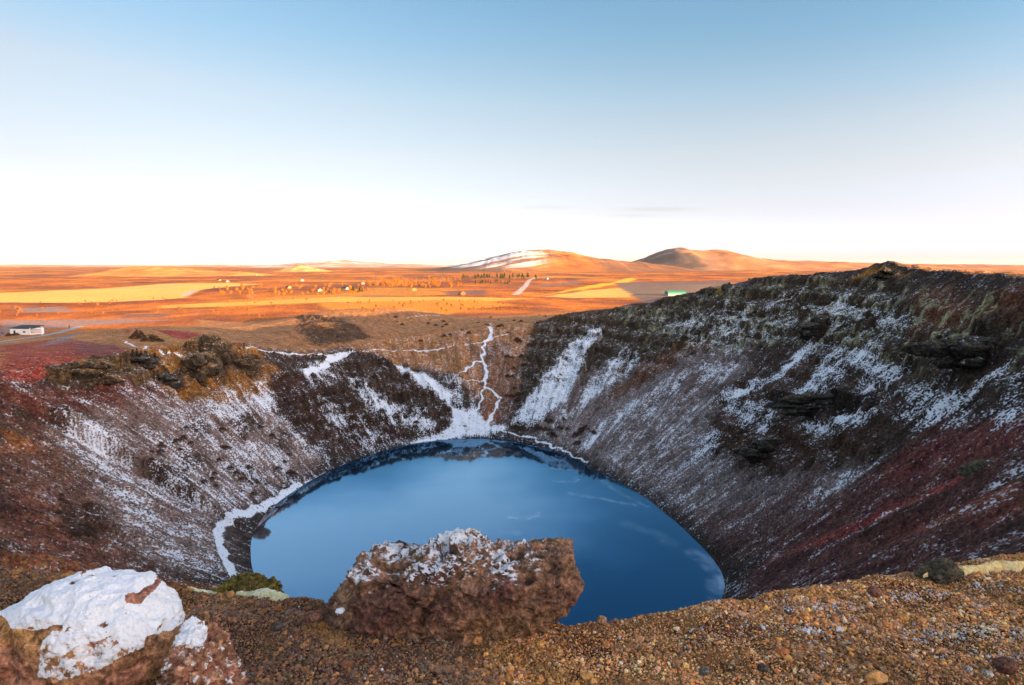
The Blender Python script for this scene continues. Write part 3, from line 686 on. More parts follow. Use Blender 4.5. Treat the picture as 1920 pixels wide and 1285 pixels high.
def s1(px, h, x, y):
    s = fbm((x + y * .35) / 420, (y - x * .5) / 60, 4, seed=70)
    return sstep(830, 870, px) * sstep(1045, 985, px) * sstep(.12, .3, h) * (.46 + 1.1 * s)
hill('hill', 2600, [(790, 506), (830, 502), (860, 497), (900, 488), (930, 481), (965, 473), (1000, 469), (1030, 469), (1060, 473), (1090, 481), (1120, 485), (1150, 488), (1190, 492), (1240, 498), (1280, 506)], 620, (.34, .12, .03), s1, 71, shade_fn=lambda px, h, x, y: .85 * sstep(1010, 930, px + 200 * fbm(x / 150, y / 90, 3, seed=72)) + .6 * sstep(1085, 1110, px))
hill('hill', 3100, [(1130, 506), (1180, 493), (1205, 484), (1225, 474), (1245, 468), (1268, 465), (1285, 469), (1300, 471), (1330, 469), (1348, 470), (1375, 478), (1405, 485), (1440, 488), (1520, 490), (1600, 493), (1700, 495), (1800, 496), (1900, 497), (2050, 500), (2150, 506)], 600, (.32, .13, .05), lambda px, h, x, y: .10 + .25 * fbm(x / 200, y / 120, 3, seed=74), 75, shade_fn=lambda px, h, x, y: np.clip(.95 * sstep(1275, 1245, px + 60 * fbm(x / 120, y / 90, 3, seed=76)) + .5 * sstep(1330, 1300, px + 80 * fbm(x / 90, y / 90, 3, seed=77)) * sstep(.75, .4, h), 0, 1))
hill('hill', 1500, [(170, 520), (215, 511), (240, 505), (275, 500), (310, 499), (335, 501), (370, 506), (430, 509), (480, 511), (510, 518), (540, 526)], 260, (.44, .17, .035), no_snow, 77)
hill('hill', 2400, [(500, 512), (535, 506), (555, 500), (568, 497), (585, 500), (615, 506), (640, 512)], 160, (.45, .25, .09), no_snow, 79)
hill('hill', 7000, [(480, 502), (540, 497), (590, 492), (620, 490), (650, 488), (690, 492), (730, 494), (780, 495), (840, 498), (900, 503)], 1200, (.30, .20, .15), lambda px, h, x, y: .22 + .5 * fbm(x / 500, y / 300, 3, seed=80), 81)
hill('hill', 9000, [(-200, 500), (-50, 497), (60, 496), (200, 497), (330, 498), (420, 496), (470, 498), (520, 503)], 1200, (.36, .22, .14), lambda px, h, x, y: .12 + .3 * fbm(x / 500, y / 300, 3, seed=83), 85)

# ------------------------------------------------------------------ rocks
ROCK = mat_rock('lava_rock', 10, 14, .05); ROCK_FAR = mat_rock('lava_rock_far', .8, 12, .22, (.95, 1.05)); ROCK_SNOWY = mat_rock('snowed_rock', 11, 13, .025)
def on_plane(px, py, y0):
    d = ray(px, py); t_ = y0 / d[1]; return np.array([d[0] * t_, EYE[2] + d[2] * t_])
def project(p):
    x = p[:, 0]; y = p[:, 1]; z = p[:, 2] - EYE[2]
    c = y * math.cos(PITCH) - z * math.sin(PITCH); u = y * math.sin(PITCH) + z * math.cos(PITCH)
    return 960 + F * x / c, 642.5 - F * u / c
def in_poly(x, y, P):
    ins = np.zeros(len(x), bool)
    for i in range(len(P)):
        ax, ay = P[i]; bx, by = P[(i + 1) % len(P)]
        c = ((ay > y) != (by > y)); ins ^= c & (x < (bx - ax) * (y - ay) / (by - ay + 1e-9) + ax)
    return ins
def rock(name, outline, y0, depth, cfun, sfun, sub=6, amp=.1, freq=2.2, seed=0, mat=None, pw=.72, ctr=None, lean=0.0, knob=1.0, strat=(1, 1, 1), facet=0, blocks=0, pits=.0):
    P = np.array([on_plane(px, py, y0) for px, py in outline]); c = P.mean(0) if ctr is None else on_plane(*ctr, y0)
    P = P - c; size = np.abs(P).max()
    th = np.linspace(-np.pi, np.pi, 721); rad_ = np.zeros(721)
    for k_, t_ in enumerate(th):
        dx, dy = math.cos(t_), math.sin(t_)
        for (ax, ay), (bx, by) in zip(P, np.roll(P, -1, 0)):
            ex, ey = bx - ax, by - ay; den = dx * ey - dy * ex
            if abs(den) < 1e-12: continue
            q_ = (ax * ey - ay * ex) / den; u = (ax * dy - ay * dx) / den
            if q_ > 0 and -1e-9 <= u <= 1 + 1e-9: rad_[k_] = max(rad_[k_], q_)
    rad_ = np.maximum(rad_, 1e-3)
    bm = bmesh.new(); bmesh.ops.create_icosphere(bm, subdivisions=sub, radius=1)
    d = np.array([v.co[:] for v in bm.verts]); fc = np.array([[v.index for v in f_.verts] for f_ in bm.faces]); bm.free()
    t_ = np.arctan2(d[:, 2], d[:, 0]); rho = np.hypot(d[:, 0], d[:, 2]); Rt = np.interp(t_, th, rad_)
    k_ = np.maximum(rho, 1e-4) ** pw
    dd = np.sign(d[:, 1]) * np.abs(d[:, 1]) ** .8
    v = np.stack([Rt * k_ * np.cos(t_), dd * depth + lean * Rt * k_ * np.sin(t_), Rt * k_ * np.sin(t_)], 1)
    def normals(v):
        n_ = np.cross(v[fc[:, 1]] - v[fc[:, 0]], v[fc[:, 2]] - v[fc[:, 0]]); vn = np.zeros_like(v)
        for k2 in range(3): np.add.at(vn, fc[:, k2], n_)
        return vn / (np.linalg.norm(vn, axis=1)[:, None] + 1e-9)
    g = np.random.default_rng(seed + 500)
    if facet:
        pn = g.normal(size=(facet, 3)); pn /= np.linalg.norm(pn, axis=1)[:, None]; ph_ = g.uniform(.68, .98, facet)
        v = v * np.minimum(1, (ph_[None] / np.maximum(d @ pn.T, .05)).min(1))[:, None]
    if blocks:                                   # a crag: several chiselled blocks grown together
        V0, F0 = v, fc; K = len(v); vs_ = []; fs_ = []
        for b_ in range(blocks):
            k_ = g.uniform(.20, .42); a_ = g.uniform(0, 6.28); r_ = g.random() ** .5 * .62
            pn = g.normal(size=(9, 3)); pn /= np.linalg.norm(pn, axis=1)[:, None]; ph_ = g.uniform(.45, .9, 9)
            t0 = np.interp((a_ + np.pi) % (2 * np.pi) - np.pi, th, rad_) * r_ * 1.25
            bb = d * np.minimum(1, (ph_[None] / np.maximum(d @ pn.T, .05)).min(1))[:, None] * np.array([P[:, 0].std() * 1.7, depth, P[:, 1].std() * 1.75]) * k_ * g.uniform(.8, 1.25, 3)
            vs_.append(bb + np.array([math.cos(a_) * t0, g.uniform(-.5, .5) * depth, math.sin(a_) * t0])); fs_.append(F0 + K * b_)
        v = np.concatenate(vs_); fc = np.concatenate(fs_); d = np.tile(d, (blocks, 1))
    q_ = v / size
    f1 = fbm3(q_ * freq, 3, .5, seed); f2 = fbm3(q_ * freq * 4, 4, .6, seed + 3)
    bl_ = np.abs(fbm3(q_ * freq * 3.1 * np.array(strat), 3, .55, seed + 9)) - .22 + .35 * (np.abs(fbm3(q_ * freq * 9, 2, .5, seed + 11)) - .2)
    rg = 1 - np.abs(fbm3(q_ * freq * 1.7, 3, .5, seed + 7)) * 2.6
    dsp = amp * size * (.9 * f1 + .46 * f2 + .75 * bl_ * knob + .45 * np.clip(rg, -.8, 1) - .12)
    dsp -= amp * size * pits * sstep(.28, .6, noise3(q_ * freq * 2.3, seed + 13)) 
    v = v + normals(v) * dsp[:, None]
    wv = v + np.array([c[0], y0, c[1]])
    vn = normals(v)
    px, py = project(wv)
    o = mesh_np(name, v, fc, [mat or ROCK], {'col': np.clip(cfun(q_, px, py, vn, f1, f2), .004, .9)}, {'snow': np.clip(sfun(q_, px, py, vn, f1, f2), 0, 1)})
    o.location = (c[0], y0, c[1]); return o

def mixc(a, b, k): return np.array(a) * (1 - k[:, None]) + np.array(b) * k[:, None]
def c_center(q, px, py, n, f1, f2):
    c = mixc((.30, .17, .10), (.15, .070, .052), np.clip(.5 + 1.6 * f1, 0, 1)); c = c * (1 + .7 * f2[:, None])
    c = mixc(c, np.array((.24, .13, .05)), sstep(1120, 1190, py) * .45 * (px > 850))
    c = c * (1 - .0 * f1[:, None]); moss = sstep(.75, .95, n[:, 2]) * sstep(1022, 1008, py) * .6
    return mixc(c, np.array((.16, .14, .02)), moss)
def s_center(q, px, py, n, f1, f2):
    s_ = .28 * sstep(-.05, .6, n[:, 2]) * sstep(1125, 1060, py + .06 * (px - 870)) * sstep(1100, 930, px) + .22 * sstep(.1, .7, n[:, 2]) * sstep(1150, 1080, py)
    return s_ * (.95 + .5 * f2 + .7 * f1) + .06
tag(rock('lava_boulder', [(632, 1200), (618, 1150), (628, 1112), (652, 1086), (660, 1054), (695, 1044), (740, 1060), (775, 1050), (815, 1034), (850, 1022), (880, 1018), (902, 1024), (930, 1038), (985, 1034), (1012, 1030), (1058, 1026), (1072, 1034), (1072, 1056), (1086, 1074), (1087, 1088), (1070, 1102), (1060, 1125), (1045, 1147), (1030, 1160), (1015, 1178), (1006, 1196), (960, 1206), (900, 1204), (820, 1204), (740, 1202)],
     3.2, .30, c_center, s_center, 8, .082, 2.6, 5, ROCK, .72, (866, 1112), .06, 1.25, (1, 1, 1.8), 0, 0, 1.1), 'large rough reddish brown lava boulder flecked with snow, overhanging the lake at the crater edge', 'boulder')

SNOWCAP = [(-40, 1135), (20, 1100), (50, 1070), (85, 1050), (95, 1040), (130, 1030), (160, 1040), (150, 1080), (180, 1050), (225, 1040), (262, 1050), (300, 1080), (262, 1104), (236, 1114), (238, 1130), (262, 1132), (310, 1080), (345, 1100), (360, 1138), (344, 1168), (325, 1182), (290, 1192), (262, 1195), (255, 1215), (230, 1220), (210, 1190), (185, 1200), (165, 1205), (140, 1215), (110, 1240), (100, 1225), (118, 1172), (60, 1182), (20, 1180), (12, 1162)]
def c_left(q, px, py, n, f1, f2):
    c = mixc((.30, .13, .085), (.38, .20, .085), np.clip(.4 + 1.5 * f1, 0, 1)); c = mixc(c, np.array((.42, .22, .07)), sstep(1235, 1190, py) * sstep(130, 60, px) * .7)
    return c * (1 + .9 * f2[:, None])
def s_left(q, px, py, n, f1, f2):
    wx = px + 9 * f2; wy = py + 12 * f1 + 8 * f2
    i_ = in_poly(wx, wy, SNOWCAP) & (n[:, 2] > -.1)
    low = in_poly(wx, wy, [(80, 1185), (280, 1185), (270, 1215), (200, 1250), (120, 1280), (70, 1270)])
    return np.where(i_, .80 + 1.0 * np.minimum(f2 + .16, 0), np.where(low, .52 + .8 * f2, .12))
tag(rock('snowy_boulder', [(-150, 1300), (-90, 1205), (-20, 1168), (30, 1142), (60, 1122), (95, 1105), (130, 1092), (160, 1096), (195, 1098), (240, 1108), (268, 1122), (290, 1142), (312, 1160), (322, 1190), (322, 1230), (328, 1300), (310, 1420), (60, 1460), (-120, 1420)], 2.62, .28, c_left, s_left, 8, .058, 2.4, 21, ROCK_SNOWY, .55, (120, 1235), .12, .6, pits=.7),
    'large orange brown boulder with a thick white cap of snow', 'boulder')
def c_red(q, px, py, n, f1, f2): return mixc((.22, .085, .065), (.36, .2, .11), np.clip(.5 + 1.8 * f2, 0, 1)) * (1 + .5 * f1[:, None])
tag(rock('lava_boulder', [(338, 1185), (352, 1182), (380, 1188), (402, 1202), (420, 1235), (445, 1290), (460, 1360), (330, 1380), (310, 1300), (330, 1230)], 2.42, .14, c_red, lambda q, px, py, n, f1, f2: np.where(py + 30 * f2 + 10 * f1 < 1212, .74 * (px + 40 * f1 < 380), .34 + .4 * f2), 7, .15, 2.8, 31, ROCK_SNOWY, .6),
    'rough reddish rock with a small snow patch, right beside the snow capped boulder', 'boulder')
def c_moss(q, px, py, n, f1, f2):
    c = mixc((.055, .035, .02), (.12, .07, .04), np.clip(.5 + 2 * f2, 0, 1)); return mixc(c, np.array((.19, .15, .025)), sstep(.15, .75, n[:, 2] + .5 * f1) * .9)
tag(rock('mossy_boulder', [(388, 1120), (412, 1106), (435, 1094), (455, 1090), (472, 1091), (484, 1098), (490, 1106), (505, 1103), (514, 1112), (522, 1132), (520, 1150), (500, 1160), (440, 1160), (400, 1145)], 3.55, .16, c_moss, lambda *a: .16 + 0 * a[1], 7, .16, 2.6, 37, ROCK, .7),
    'dark boulder topped with olive green moss at the left end of the lake view', 'boulder')
def c_dk(q, px, py, n, f1, f2): return mixc((.05, .04, .03), (.12, .095, .055), np.clip(.4 + 1.8 * f2 + .5 * n[:, 2], 0, 1))
g_ = at(1832, 893)
tag(rock('mossy_boulder', [(1798, 897), (1806, 877), (1828, 865), (1852, 866), (1866, 880), (1860, 893), (1838, 899)], g_[1], 1.1, c_dk, lambda *a: .18 + 0 * a[1], 5, .10, 2.2, 41, ROCK_FAR, .75, facet=9), 'dark mossy boulder lying alone high on the burgundy right hand scree slope', 'boulder')
g_ = at(1765, 1082)
tag(rock('mossy_boulder', [(1722, 1088), (1735, 1070), (1760, 1057), (1785, 1053), (1797, 1066), (1790, 1088), (1750, 1094)], g_[1] + .25, .1, c_dk, lambda *a: .2 + 0 * a[1], 6, .10, 2.2, 43, ROCK, .75, facet=9), 'grey mossy outcrop poking up behind the pale lichen ridge at right', 'boulder')
g_ = at(95, 985)
tag(rock('lava_boulder', [(80, 990), (84, 976), (97, 972), (108, 982), (110, 994), (95, 998)], g_[1], .6, c_red, lambda *a: .2 + 0 * a[1], 5, .14, 2.2, 45, ROCK_FAR, .75), 'small reddish grey rock on the rust coloured slope above the snow capped boulder', 'boulder')

# outcrops on the left and right crater walls
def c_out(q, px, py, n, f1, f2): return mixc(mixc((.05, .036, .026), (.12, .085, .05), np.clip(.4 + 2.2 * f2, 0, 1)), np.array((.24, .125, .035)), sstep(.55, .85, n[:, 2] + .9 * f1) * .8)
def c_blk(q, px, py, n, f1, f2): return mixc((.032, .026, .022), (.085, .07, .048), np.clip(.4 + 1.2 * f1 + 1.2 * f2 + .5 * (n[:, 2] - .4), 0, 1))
OUT = [([(380, 664), (382, 640), (388, 630), (399, 632), (408, 648), (428, 652), (440, 668), (430, 688), (392, 690)], 3, c_out, 'knobbly brown lava crag standing highest on the left rim'),
       ([(345, 692), (354, 670), (372, 660), (395, 668), (412, 692), (408, 715), (360, 720)], 4, c_out, 'broad dark lava crag on golden ground just below the highest crag'),
       ([(242, 682), (250, 670), (280, 668), (300, 676), (298, 693), (270, 697)], 2.5, c_blk, 'black lava overhang beside the small snowy track on the left rim'),
       ([(284, 720), (298, 706), (330, 704), (346, 716), (340, 734), (305, 736)], 2.5, c_blk, 'black lava ledge at the top of the snowy left scree'),
       ([(432, 690), (442, 668), (462, 664), (490, 672), (500, 690), (480, 708), (445, 708)], 2.5, c_out, 'low broken lava ledge on the left rim near the lone walker'),
       ([(74, 712), (95, 696), (140, 690), (180, 678), (230, 676), (245, 700), (240, 716), (180, 720), (100, 722)], 3.0, c_out, 'long ribbed lava cliff under the red slope at far left')]
for k_, (ol, dp, cf, lab) in enumerate(OUT):
    cxm = sum(p[0] for p in ol) / len(ol); g_ = at(cxm, max(p[1] for p in ol) - 4)
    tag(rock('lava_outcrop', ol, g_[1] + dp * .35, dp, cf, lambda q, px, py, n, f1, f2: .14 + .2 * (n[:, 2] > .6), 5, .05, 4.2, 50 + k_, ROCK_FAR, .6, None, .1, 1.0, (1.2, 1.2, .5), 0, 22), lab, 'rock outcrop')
OUT2 = [([(1430, 752), (1445, 738), (1500, 744), (1560, 748), (1640, 740), (1650, 752), (1630, 768), (1520, 775), (1445, 768)], 2.0, 'black lava cliff band between snow patches halfway down the right wall'),
        ([(1700, 672), (1730, 648), (1800, 642), (1880, 640), (1960, 640), (1960, 690), (1860, 694), (1760, 694)], 2.5, 'long dark layered lava cliff at the right edge above the snow'),
        ([(1500, 625), (1520, 596), (1550, 592), (1565, 612), (1550, 632), (1520, 634)], 2.5, 'dark lava knob high on the right wall above the snow streaks'),
        ([(1640, 520), (1652, 507), (1666, 503), (1682, 512), (1692, 522), (1660, 526)], 2.0, 'sunlit lava knob on the skyline of the right rim'),
        ([(1352, 540), (1358, 531), (1368, 529), (1375, 538), (1372, 548), (1356, 548)], 1.2, 'pale squarish boulder on the right rim skyline'),
        ([(1325, 550), (1330, 541), (1342, 538), (1350, 545), (1345, 553), (1330, 555)], 1.2, 'rounded grey boulder left of the pale skyline boulder'),
        ([(1380, 850), (1395, 826), (1450, 830), (1490, 846), (1470, 866), (1400, 868)], 1.8, 'low brown lava ledge under the black cliff on the right wall')]
for k_, (ol, dp, lab) in enumerate(OUT2):
    cxm = sum(p[0] for p in ol) / len(ol); g_ = at(min(cxm, 1915), max(p[1] for p in ol) - 3)
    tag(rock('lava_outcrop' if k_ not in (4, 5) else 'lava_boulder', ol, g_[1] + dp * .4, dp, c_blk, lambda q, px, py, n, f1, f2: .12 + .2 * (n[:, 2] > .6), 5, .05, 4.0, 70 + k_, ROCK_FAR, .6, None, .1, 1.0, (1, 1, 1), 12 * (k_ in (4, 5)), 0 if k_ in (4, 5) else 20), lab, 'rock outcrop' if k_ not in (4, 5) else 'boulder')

# ------------------------------------------------------------------ moss and lichen ridges
MOSS = mat_attr('pale_moss', .95, (.6, 1.35), 45)
def moss_ridge(name, line, y0s, wid, hgt, ca, cb, seed):
    P = []
    for (px, py), y0 in zip(line, y0s):
        q_ = on_plane(px, py, y0); P.append((q_[0], y0, max(q_[1], Zat(q_[0], y0) + .045)))
    P = np.array(P); n = 120; m = 22
    s_ = np.linspace(0, len(P) - 1, n); C_ = np.stack([np.interp(s_, np.arange(len(P)), P[:, k]) for k in range(3)], 1)
    a_ = np.linspace(-1, 1, m); S_, A_ = np.meshgrid(s_ / s_.max(), a_, indexing='ij')
    taper = np.clip(np.sin(np.pi * np.clip(S_, .01, .99)) * 1.6, 0, 1)
    x = C_[:, None, 0] + A_ * 0; y = C_[:, None, 1] + A_ * wid * taper; z = C_[:, None, 2] + hgt * taper * (np.cos(A_ * np.pi / 2) - 1.0) - (1 - np.cos(A_ * 1.2)) * .02
    p_ = np.stack([x, y, z], -1).reshape(-1, 3)
    f_ = fbm3(p_ * 14, 4, .6, seed); p_[:, 2] += .02 * f_ + .008 * fbm3(p_ * 60, 2, .6, seed + 1); p_[:, 1] += .02 * fbm3(p_ * 9, 2, .5, seed + 2)
    i_, j_ = np.meshgrid(np.arange(n - 1), np.arange(m - 1), indexing='ij')
    q4 = np.stack([i_ * m + j_, (i_ + 1) * m + j_, (i_ + 1) * m + j_ + 1, i_ * m + j_ + 1], -1).reshape(-1, 4)
    o0 = p_.mean(0); o = mesh_np(name, p_ - o0, q4, [MOSS], {'col': mixc(ca, cb, np.clip(.5 + 1.8 * f_, 0, 1))}); o.location = o0; return o
tag(moss_ridge('moss_ridge', [(352, 1119), (385, 1119), (430, 1124), (465, 1134), (500, 1143), (545, 1158)], [3.5, 3.5, 3.45, 3.4, 3.35, 3.25], .09, .07, (.50, .50, .26), (.62, .58, .42), 90), 'strip of pale yellow green lichen in front of the mossy boulder', 'lichen ridge')
tag(moss_ridge('moss_ridge', [(1728, 1102), (1770, 1090), (1800, 1092), (1840, 1084), (1868, 1074), (1900, 1078), (1930, 1070)], [3.6, 3.7, 3.65, 3.7, 3.75, 3.75, 3.8], .05, .05, (.55, .52, .30), (.60, .42, .16), 93), 'strip of pale cream lichen along the gravel crest at right', 'lichen ridge')

# ------------------------------------------------------------------ gravel of the near rim
def Zat_v(x, y):
    a_ = np.arctan2(x, y); r_ = np.hypot(x, y)
    j = np.clip(np.searchsorted(az, a_) - 1, 0, NA - 2); i = np.clip(np.searchsorted(rad, r_) - 1, 0, NR_ - 2)
    u = (a_ - az[j]) / (az[j + 1] - az[j]); v_ = (r_ - rad[i]) / (rad[i + 1] - rad[i])
    return (Z[i * NA + j] * (1 - u) + Z[i * NA + j + 1] * u) * (1 - v_) + (Z[(i + 1) * NA + j] * (1 - u) + Z[(i + 1) * NA + j + 1] * u) * v_
def ico(sub):
    bm = bmesh.new(); bmesh.ops.create_icosphere(bm, subdivisions=sub, radius=1)
    v = np.array([q_.co[:] for q_ in bm.verts]); f_ = np.array([[q_.index for q_ in p_.verts] for p_ in bm.faces]); bm.free(); return v, f_
G = np.random.default_rng(12)
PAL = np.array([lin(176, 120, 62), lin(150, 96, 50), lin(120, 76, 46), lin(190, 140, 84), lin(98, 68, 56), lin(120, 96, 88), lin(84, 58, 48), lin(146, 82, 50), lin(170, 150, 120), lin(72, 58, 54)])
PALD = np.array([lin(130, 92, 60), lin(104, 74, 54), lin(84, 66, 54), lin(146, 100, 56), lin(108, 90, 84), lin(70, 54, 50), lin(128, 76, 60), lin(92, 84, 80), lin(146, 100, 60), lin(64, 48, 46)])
def stones(n, sub, r_med, r_sig, xlo, xhi, ylo, yhi, sink=.3, jit=.42, ring=False):
    bv, bf = ico(sub); K = len(bv)
    x = G.uniform(xlo, xhi, n); y = G.uniform(ylo, yhi, n); keep = np.abs(x) < y * 1.02 + .35
    if ring: keep = ~keep | (y < 2.2) | (y > 4.0)
    x = x[keep]; y = y[keep]; n = len(x)
    szp = fbm(x * 1.1, y * 1.6, 3, .6, seed=37); r = r_med * np.exp(G.normal(0, r_sig, n) + .9 * szp - .12 * (x > .3)); s_ = G.uniform(.65, 1.25, (n, 3)) * r[:, None]; s_[:, 2] *= .8
    v = bv[None] * (1 + G.uniform(-jit, jit, (n, K, 1))) * s_[:, None]
    th = G.uniform(0, 6.28, n); c, s2 = np.cos(th), np.sin(th); ph = G.uniform(-.6, .6, n); cp, sp2 = np.cos(ph), np.sin(ph)
    vy = v[..., 1] * cp[:, None] - v[..., 2] * sp2[:, None]; vz = v[..., 1] * sp2[:, None] + v[..., 2] * cp[:, None]; v[..., 1] = vy; v[..., 2] = vz
    vx = v[..., 0] * c[:, None] - v[..., 1] * s2[:, None]; vy = v[..., 0] * s2[:, None] + v[..., 1] * c[:, None]; v[..., 0] = vx; v[..., 1] = vy
    v += np.stack([x, y, Zat_v(x, y) + r * (.6 - sink)], 1)[:, None]
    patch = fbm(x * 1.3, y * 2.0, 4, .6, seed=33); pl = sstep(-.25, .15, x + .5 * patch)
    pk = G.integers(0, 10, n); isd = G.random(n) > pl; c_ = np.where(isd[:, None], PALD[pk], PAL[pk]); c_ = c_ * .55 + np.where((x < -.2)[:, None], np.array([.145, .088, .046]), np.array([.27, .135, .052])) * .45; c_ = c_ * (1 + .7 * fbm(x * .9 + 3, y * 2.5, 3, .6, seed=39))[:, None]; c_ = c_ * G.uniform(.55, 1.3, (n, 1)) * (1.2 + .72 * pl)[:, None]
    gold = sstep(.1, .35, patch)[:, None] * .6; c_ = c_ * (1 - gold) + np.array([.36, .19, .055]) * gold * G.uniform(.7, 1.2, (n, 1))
    frost = (G.random(n) < .002 + .5 * sstep(.2, .5, fbm(x * 2.2, y * 6, 3, seed=35)) * sstep(1.4, 2.2, x) * .7)
    for ex, ey, ax_, ay_, pr in ((2.55, 2.95, .32, .09, .5), (1.95, 3.25, .2, .07, .45), (1.72, 2.98, .18, .08, .25), (2.6, 3.4, .25, .06, .4), (1.25, 3.0, .3, .12, .12)):
        frost |= (G.random(n) < pr * np.exp(-((x - ex) / ax_) ** 2 - ((y - ey) / ay_) ** 2))
    c_[frost] = np.array([.58, .56, .57]) * G.uniform(.6, 1.1, (frost.sum(), 1))
    f_ = (bf[None] + (np.arange(n) * K)[:, None, None]).reshape(-1, 3)
    return v.reshape(-1, 3), f_, np.repeat(c_, K, 0)
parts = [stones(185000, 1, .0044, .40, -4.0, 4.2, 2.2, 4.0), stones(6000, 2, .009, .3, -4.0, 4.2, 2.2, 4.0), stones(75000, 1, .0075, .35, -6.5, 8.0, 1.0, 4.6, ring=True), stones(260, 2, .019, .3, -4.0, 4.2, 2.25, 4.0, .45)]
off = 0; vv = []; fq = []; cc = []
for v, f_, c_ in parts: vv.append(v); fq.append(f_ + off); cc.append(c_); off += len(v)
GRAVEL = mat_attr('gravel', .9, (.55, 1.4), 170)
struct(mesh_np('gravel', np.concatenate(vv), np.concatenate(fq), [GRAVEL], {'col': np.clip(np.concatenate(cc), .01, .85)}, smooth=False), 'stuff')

# loose stones big enough to count
ST = [(585, 1153, 13, (.13, .065, .05), 0, 'round reddish brown stone on the crater edge, left of the large lava boulder'),
      (1128, 1160, 9, (.26, .15, .08), 0, 'small tan stone on the crest just right of the large lava boulder'),
      (1012, 1206, 7, (.42, .2, .05), 0, 'small bright orange stone at the right foot of the large lava boulder'),
      (639, 1145, 9, (.14, .09, .07), .9, 'small snow topped stone against the left side of the large lava boulder'),
      (1885, 1243, 18, (.11, .05, .035), 0, 'dark maroon stone in the orange gravel at lower right'),
      (1852, 1262, 8, (.3, .26, .22), .25, 'frosted white stone in the orange gravel near the lower right corner'),
      (1815, 1252, 7, (.28, .23, .2), .25, 'frosty pale stone just left of the dark maroon stone'),
      (1480, 1142, 9, (.12, .075, .06), .3, 'dark stone with a white spot on the gravel crest at right centre'),
      (1430, 1250, 9, (.06, .045, .04), 0, 'blackish stone in the gravel below the lake\'s right end'),
      (1320, 1256, 9, (.1, .1, .09), 0, 'grey green stone in the gravel below the lake, bottom edge'),
      (1640, 1107, 11, (.2, .09, .06), 0, 'rusty flat stone on the gravel crest at right'),
      (520, 1172, 10, (.06, .05, .045), 0, 'black stone in the dark gravel below the lichen strip'),
      (300, 1118, 0, None, 0, '')]
SMAT = mat_rock('loose_stone', 40, 20, .006)
for k_, (px, py, rp, c, sn_, lab) in enumerate(ST):
    if not rp: continue
    g_ = at(px, min(py + rp * .8, 1283))
    if g_[1] > 5: g_ = np.array([*(lambda q_: (q_[0], 3.1, q_[1]))(on_plane(px, py + rp * .8, 3.1))])
    r_ = rp / F * g_[1] * 1.08; bv, bf = ico(4)
    f1 = fbm3(bv * 1.5, 3, .5, 100 + k_); f2 = fbm3(bv * 5, 3, .6, 130 + k_); v = bv * (1 + .28 * f1 + .12 * f2)[:, None] * np.array([1.1, .9, .82]) * r_
    o = mesh_np('loose_stone', v, bf, [SMAT], {'col': np.clip(np.array(c) * (1 + .6 * f2[:, None]), .01, .8)}, {'snow': np.where(bv[:, 2] > .15, sn_, sn_ * .3) + .12})
    o.location = (g_[0], g_[1], max(g_[2], Zat(g_[0], g_[1])) + r_ * .55); tag(o, lab, 'stone')

# ------------------------------------------------------------------ low shrubs
SHR = NT('shrub_twigs'); _c = SHR.n('ShaderNodeTexCoord').outputs['Object']; _a = SHR.noise(_c, 3, 3, .6)
SHRUB = SHR.out(SHR.mix(SHR.rng(_a.outputs['Fac'], .3, .7, 0, 1), (.045, .026, .022), (.13, .075, .045)), .95, .1)
def shrub_mesh(seed, n=420):
    g = np.random.default_rng(seed); v = []; f_ = []
    for k in range(n):
        a_ = g.uniform(0, 6.28); r_ = g.random() ** .6; h_ = (1 - r_ * r_) * .62 * g.uniform(.55, 1.1) * (1 + .3 * math.sin(a_ * 3 + seed))
        p = np.array([math.cos(a_) * r_, math.sin(a_) * r_ * .8, h_]); d = p * .6 + g.normal(0, .35, 3); d /= np.linalg.norm(d); L = g.uniform(.12, .28)
        s_ = np.cross(d, g.normal(0, 1, 3)); s_ /= np.linalg.norm(s_); s_ *= g.uniform(.02, .05); b = len(v)
        v += [p - d * L * .6 - s_, p - d * L * .6 + s_, p + d * L * .5 + s_ * .6, p + d * L * .5 - s_ * .6]; f_.append([b, b + 1, b + 2, b + 3])
    return np.array(v), np.array(f_)
SV = []
for k_ in range(4):
    v, f_ = shrub_mesh(200 + k_); o = mesh_np('shrub', v, f_, [SHRUB]); SV.append(o)
first = [True] * 4
def put_shrub(px, py, size, lab, group):
    g_ = ground_at(px, py); k = random.randrange(4)
    if first[k]: o = SV[k]; first[k] = False
    else: o = SV[k].copy(); COL.objects.link(o)
    o.location = g_ - Vector((0, 0, .05 * size)); o.scale = (size, size, size * random.uniform(.8, 1.15)); o.rotation_euler = (0, 0, random.uniform(0, 6.28))
    tag(o, lab, 'shrub', group)
put_shrub(258, 634, 3.0, 'long low brown bush beside the snowy track on the left rim, left half', None)
put_shrub(284, 640, 3.4, 'long low brown bush beside the snowy track on the left rim, right half', None)
put_shrub(545, 893, 1.8, 'rust brown bush above the bend of the lakeside path', None)
put_shrub(830, 795, 2.0, 'round brown bush at the left foot of the snow fan by the lake', None)
random.seed(5)
def shrubs(n, poly, smin, smax, lab, group):
    P = np.array(poly); k = 0
    while k < n:
        px = random.uniform(P[:, 0].min(), P[:, 0].max()); py = random.uniform(P[:, 1].min(), P[:, 1].max())
        if in_poly(np.array([px]), np.array([py]), poly)[0]: put_shrub(px, py, random.uniform(smin, smax), lab, group); k += 1
shrubs(34, [(300, 800), (500, 780), (560, 880), (480, 930), (330, 900), (250, 860)], .5, 1.1, 'small dark brown bush on the snow speckled left scree', 'small bushes on the left scree')
shrubs(46, [(510, 700), (640, 720), (760, 760), (830, 790), (760, 820), (640, 830), (560, 800)], .7, 1.6, 'dark brown bush on the rough slope left of the snow fan', 'bushes on the slope left of the snow fan')
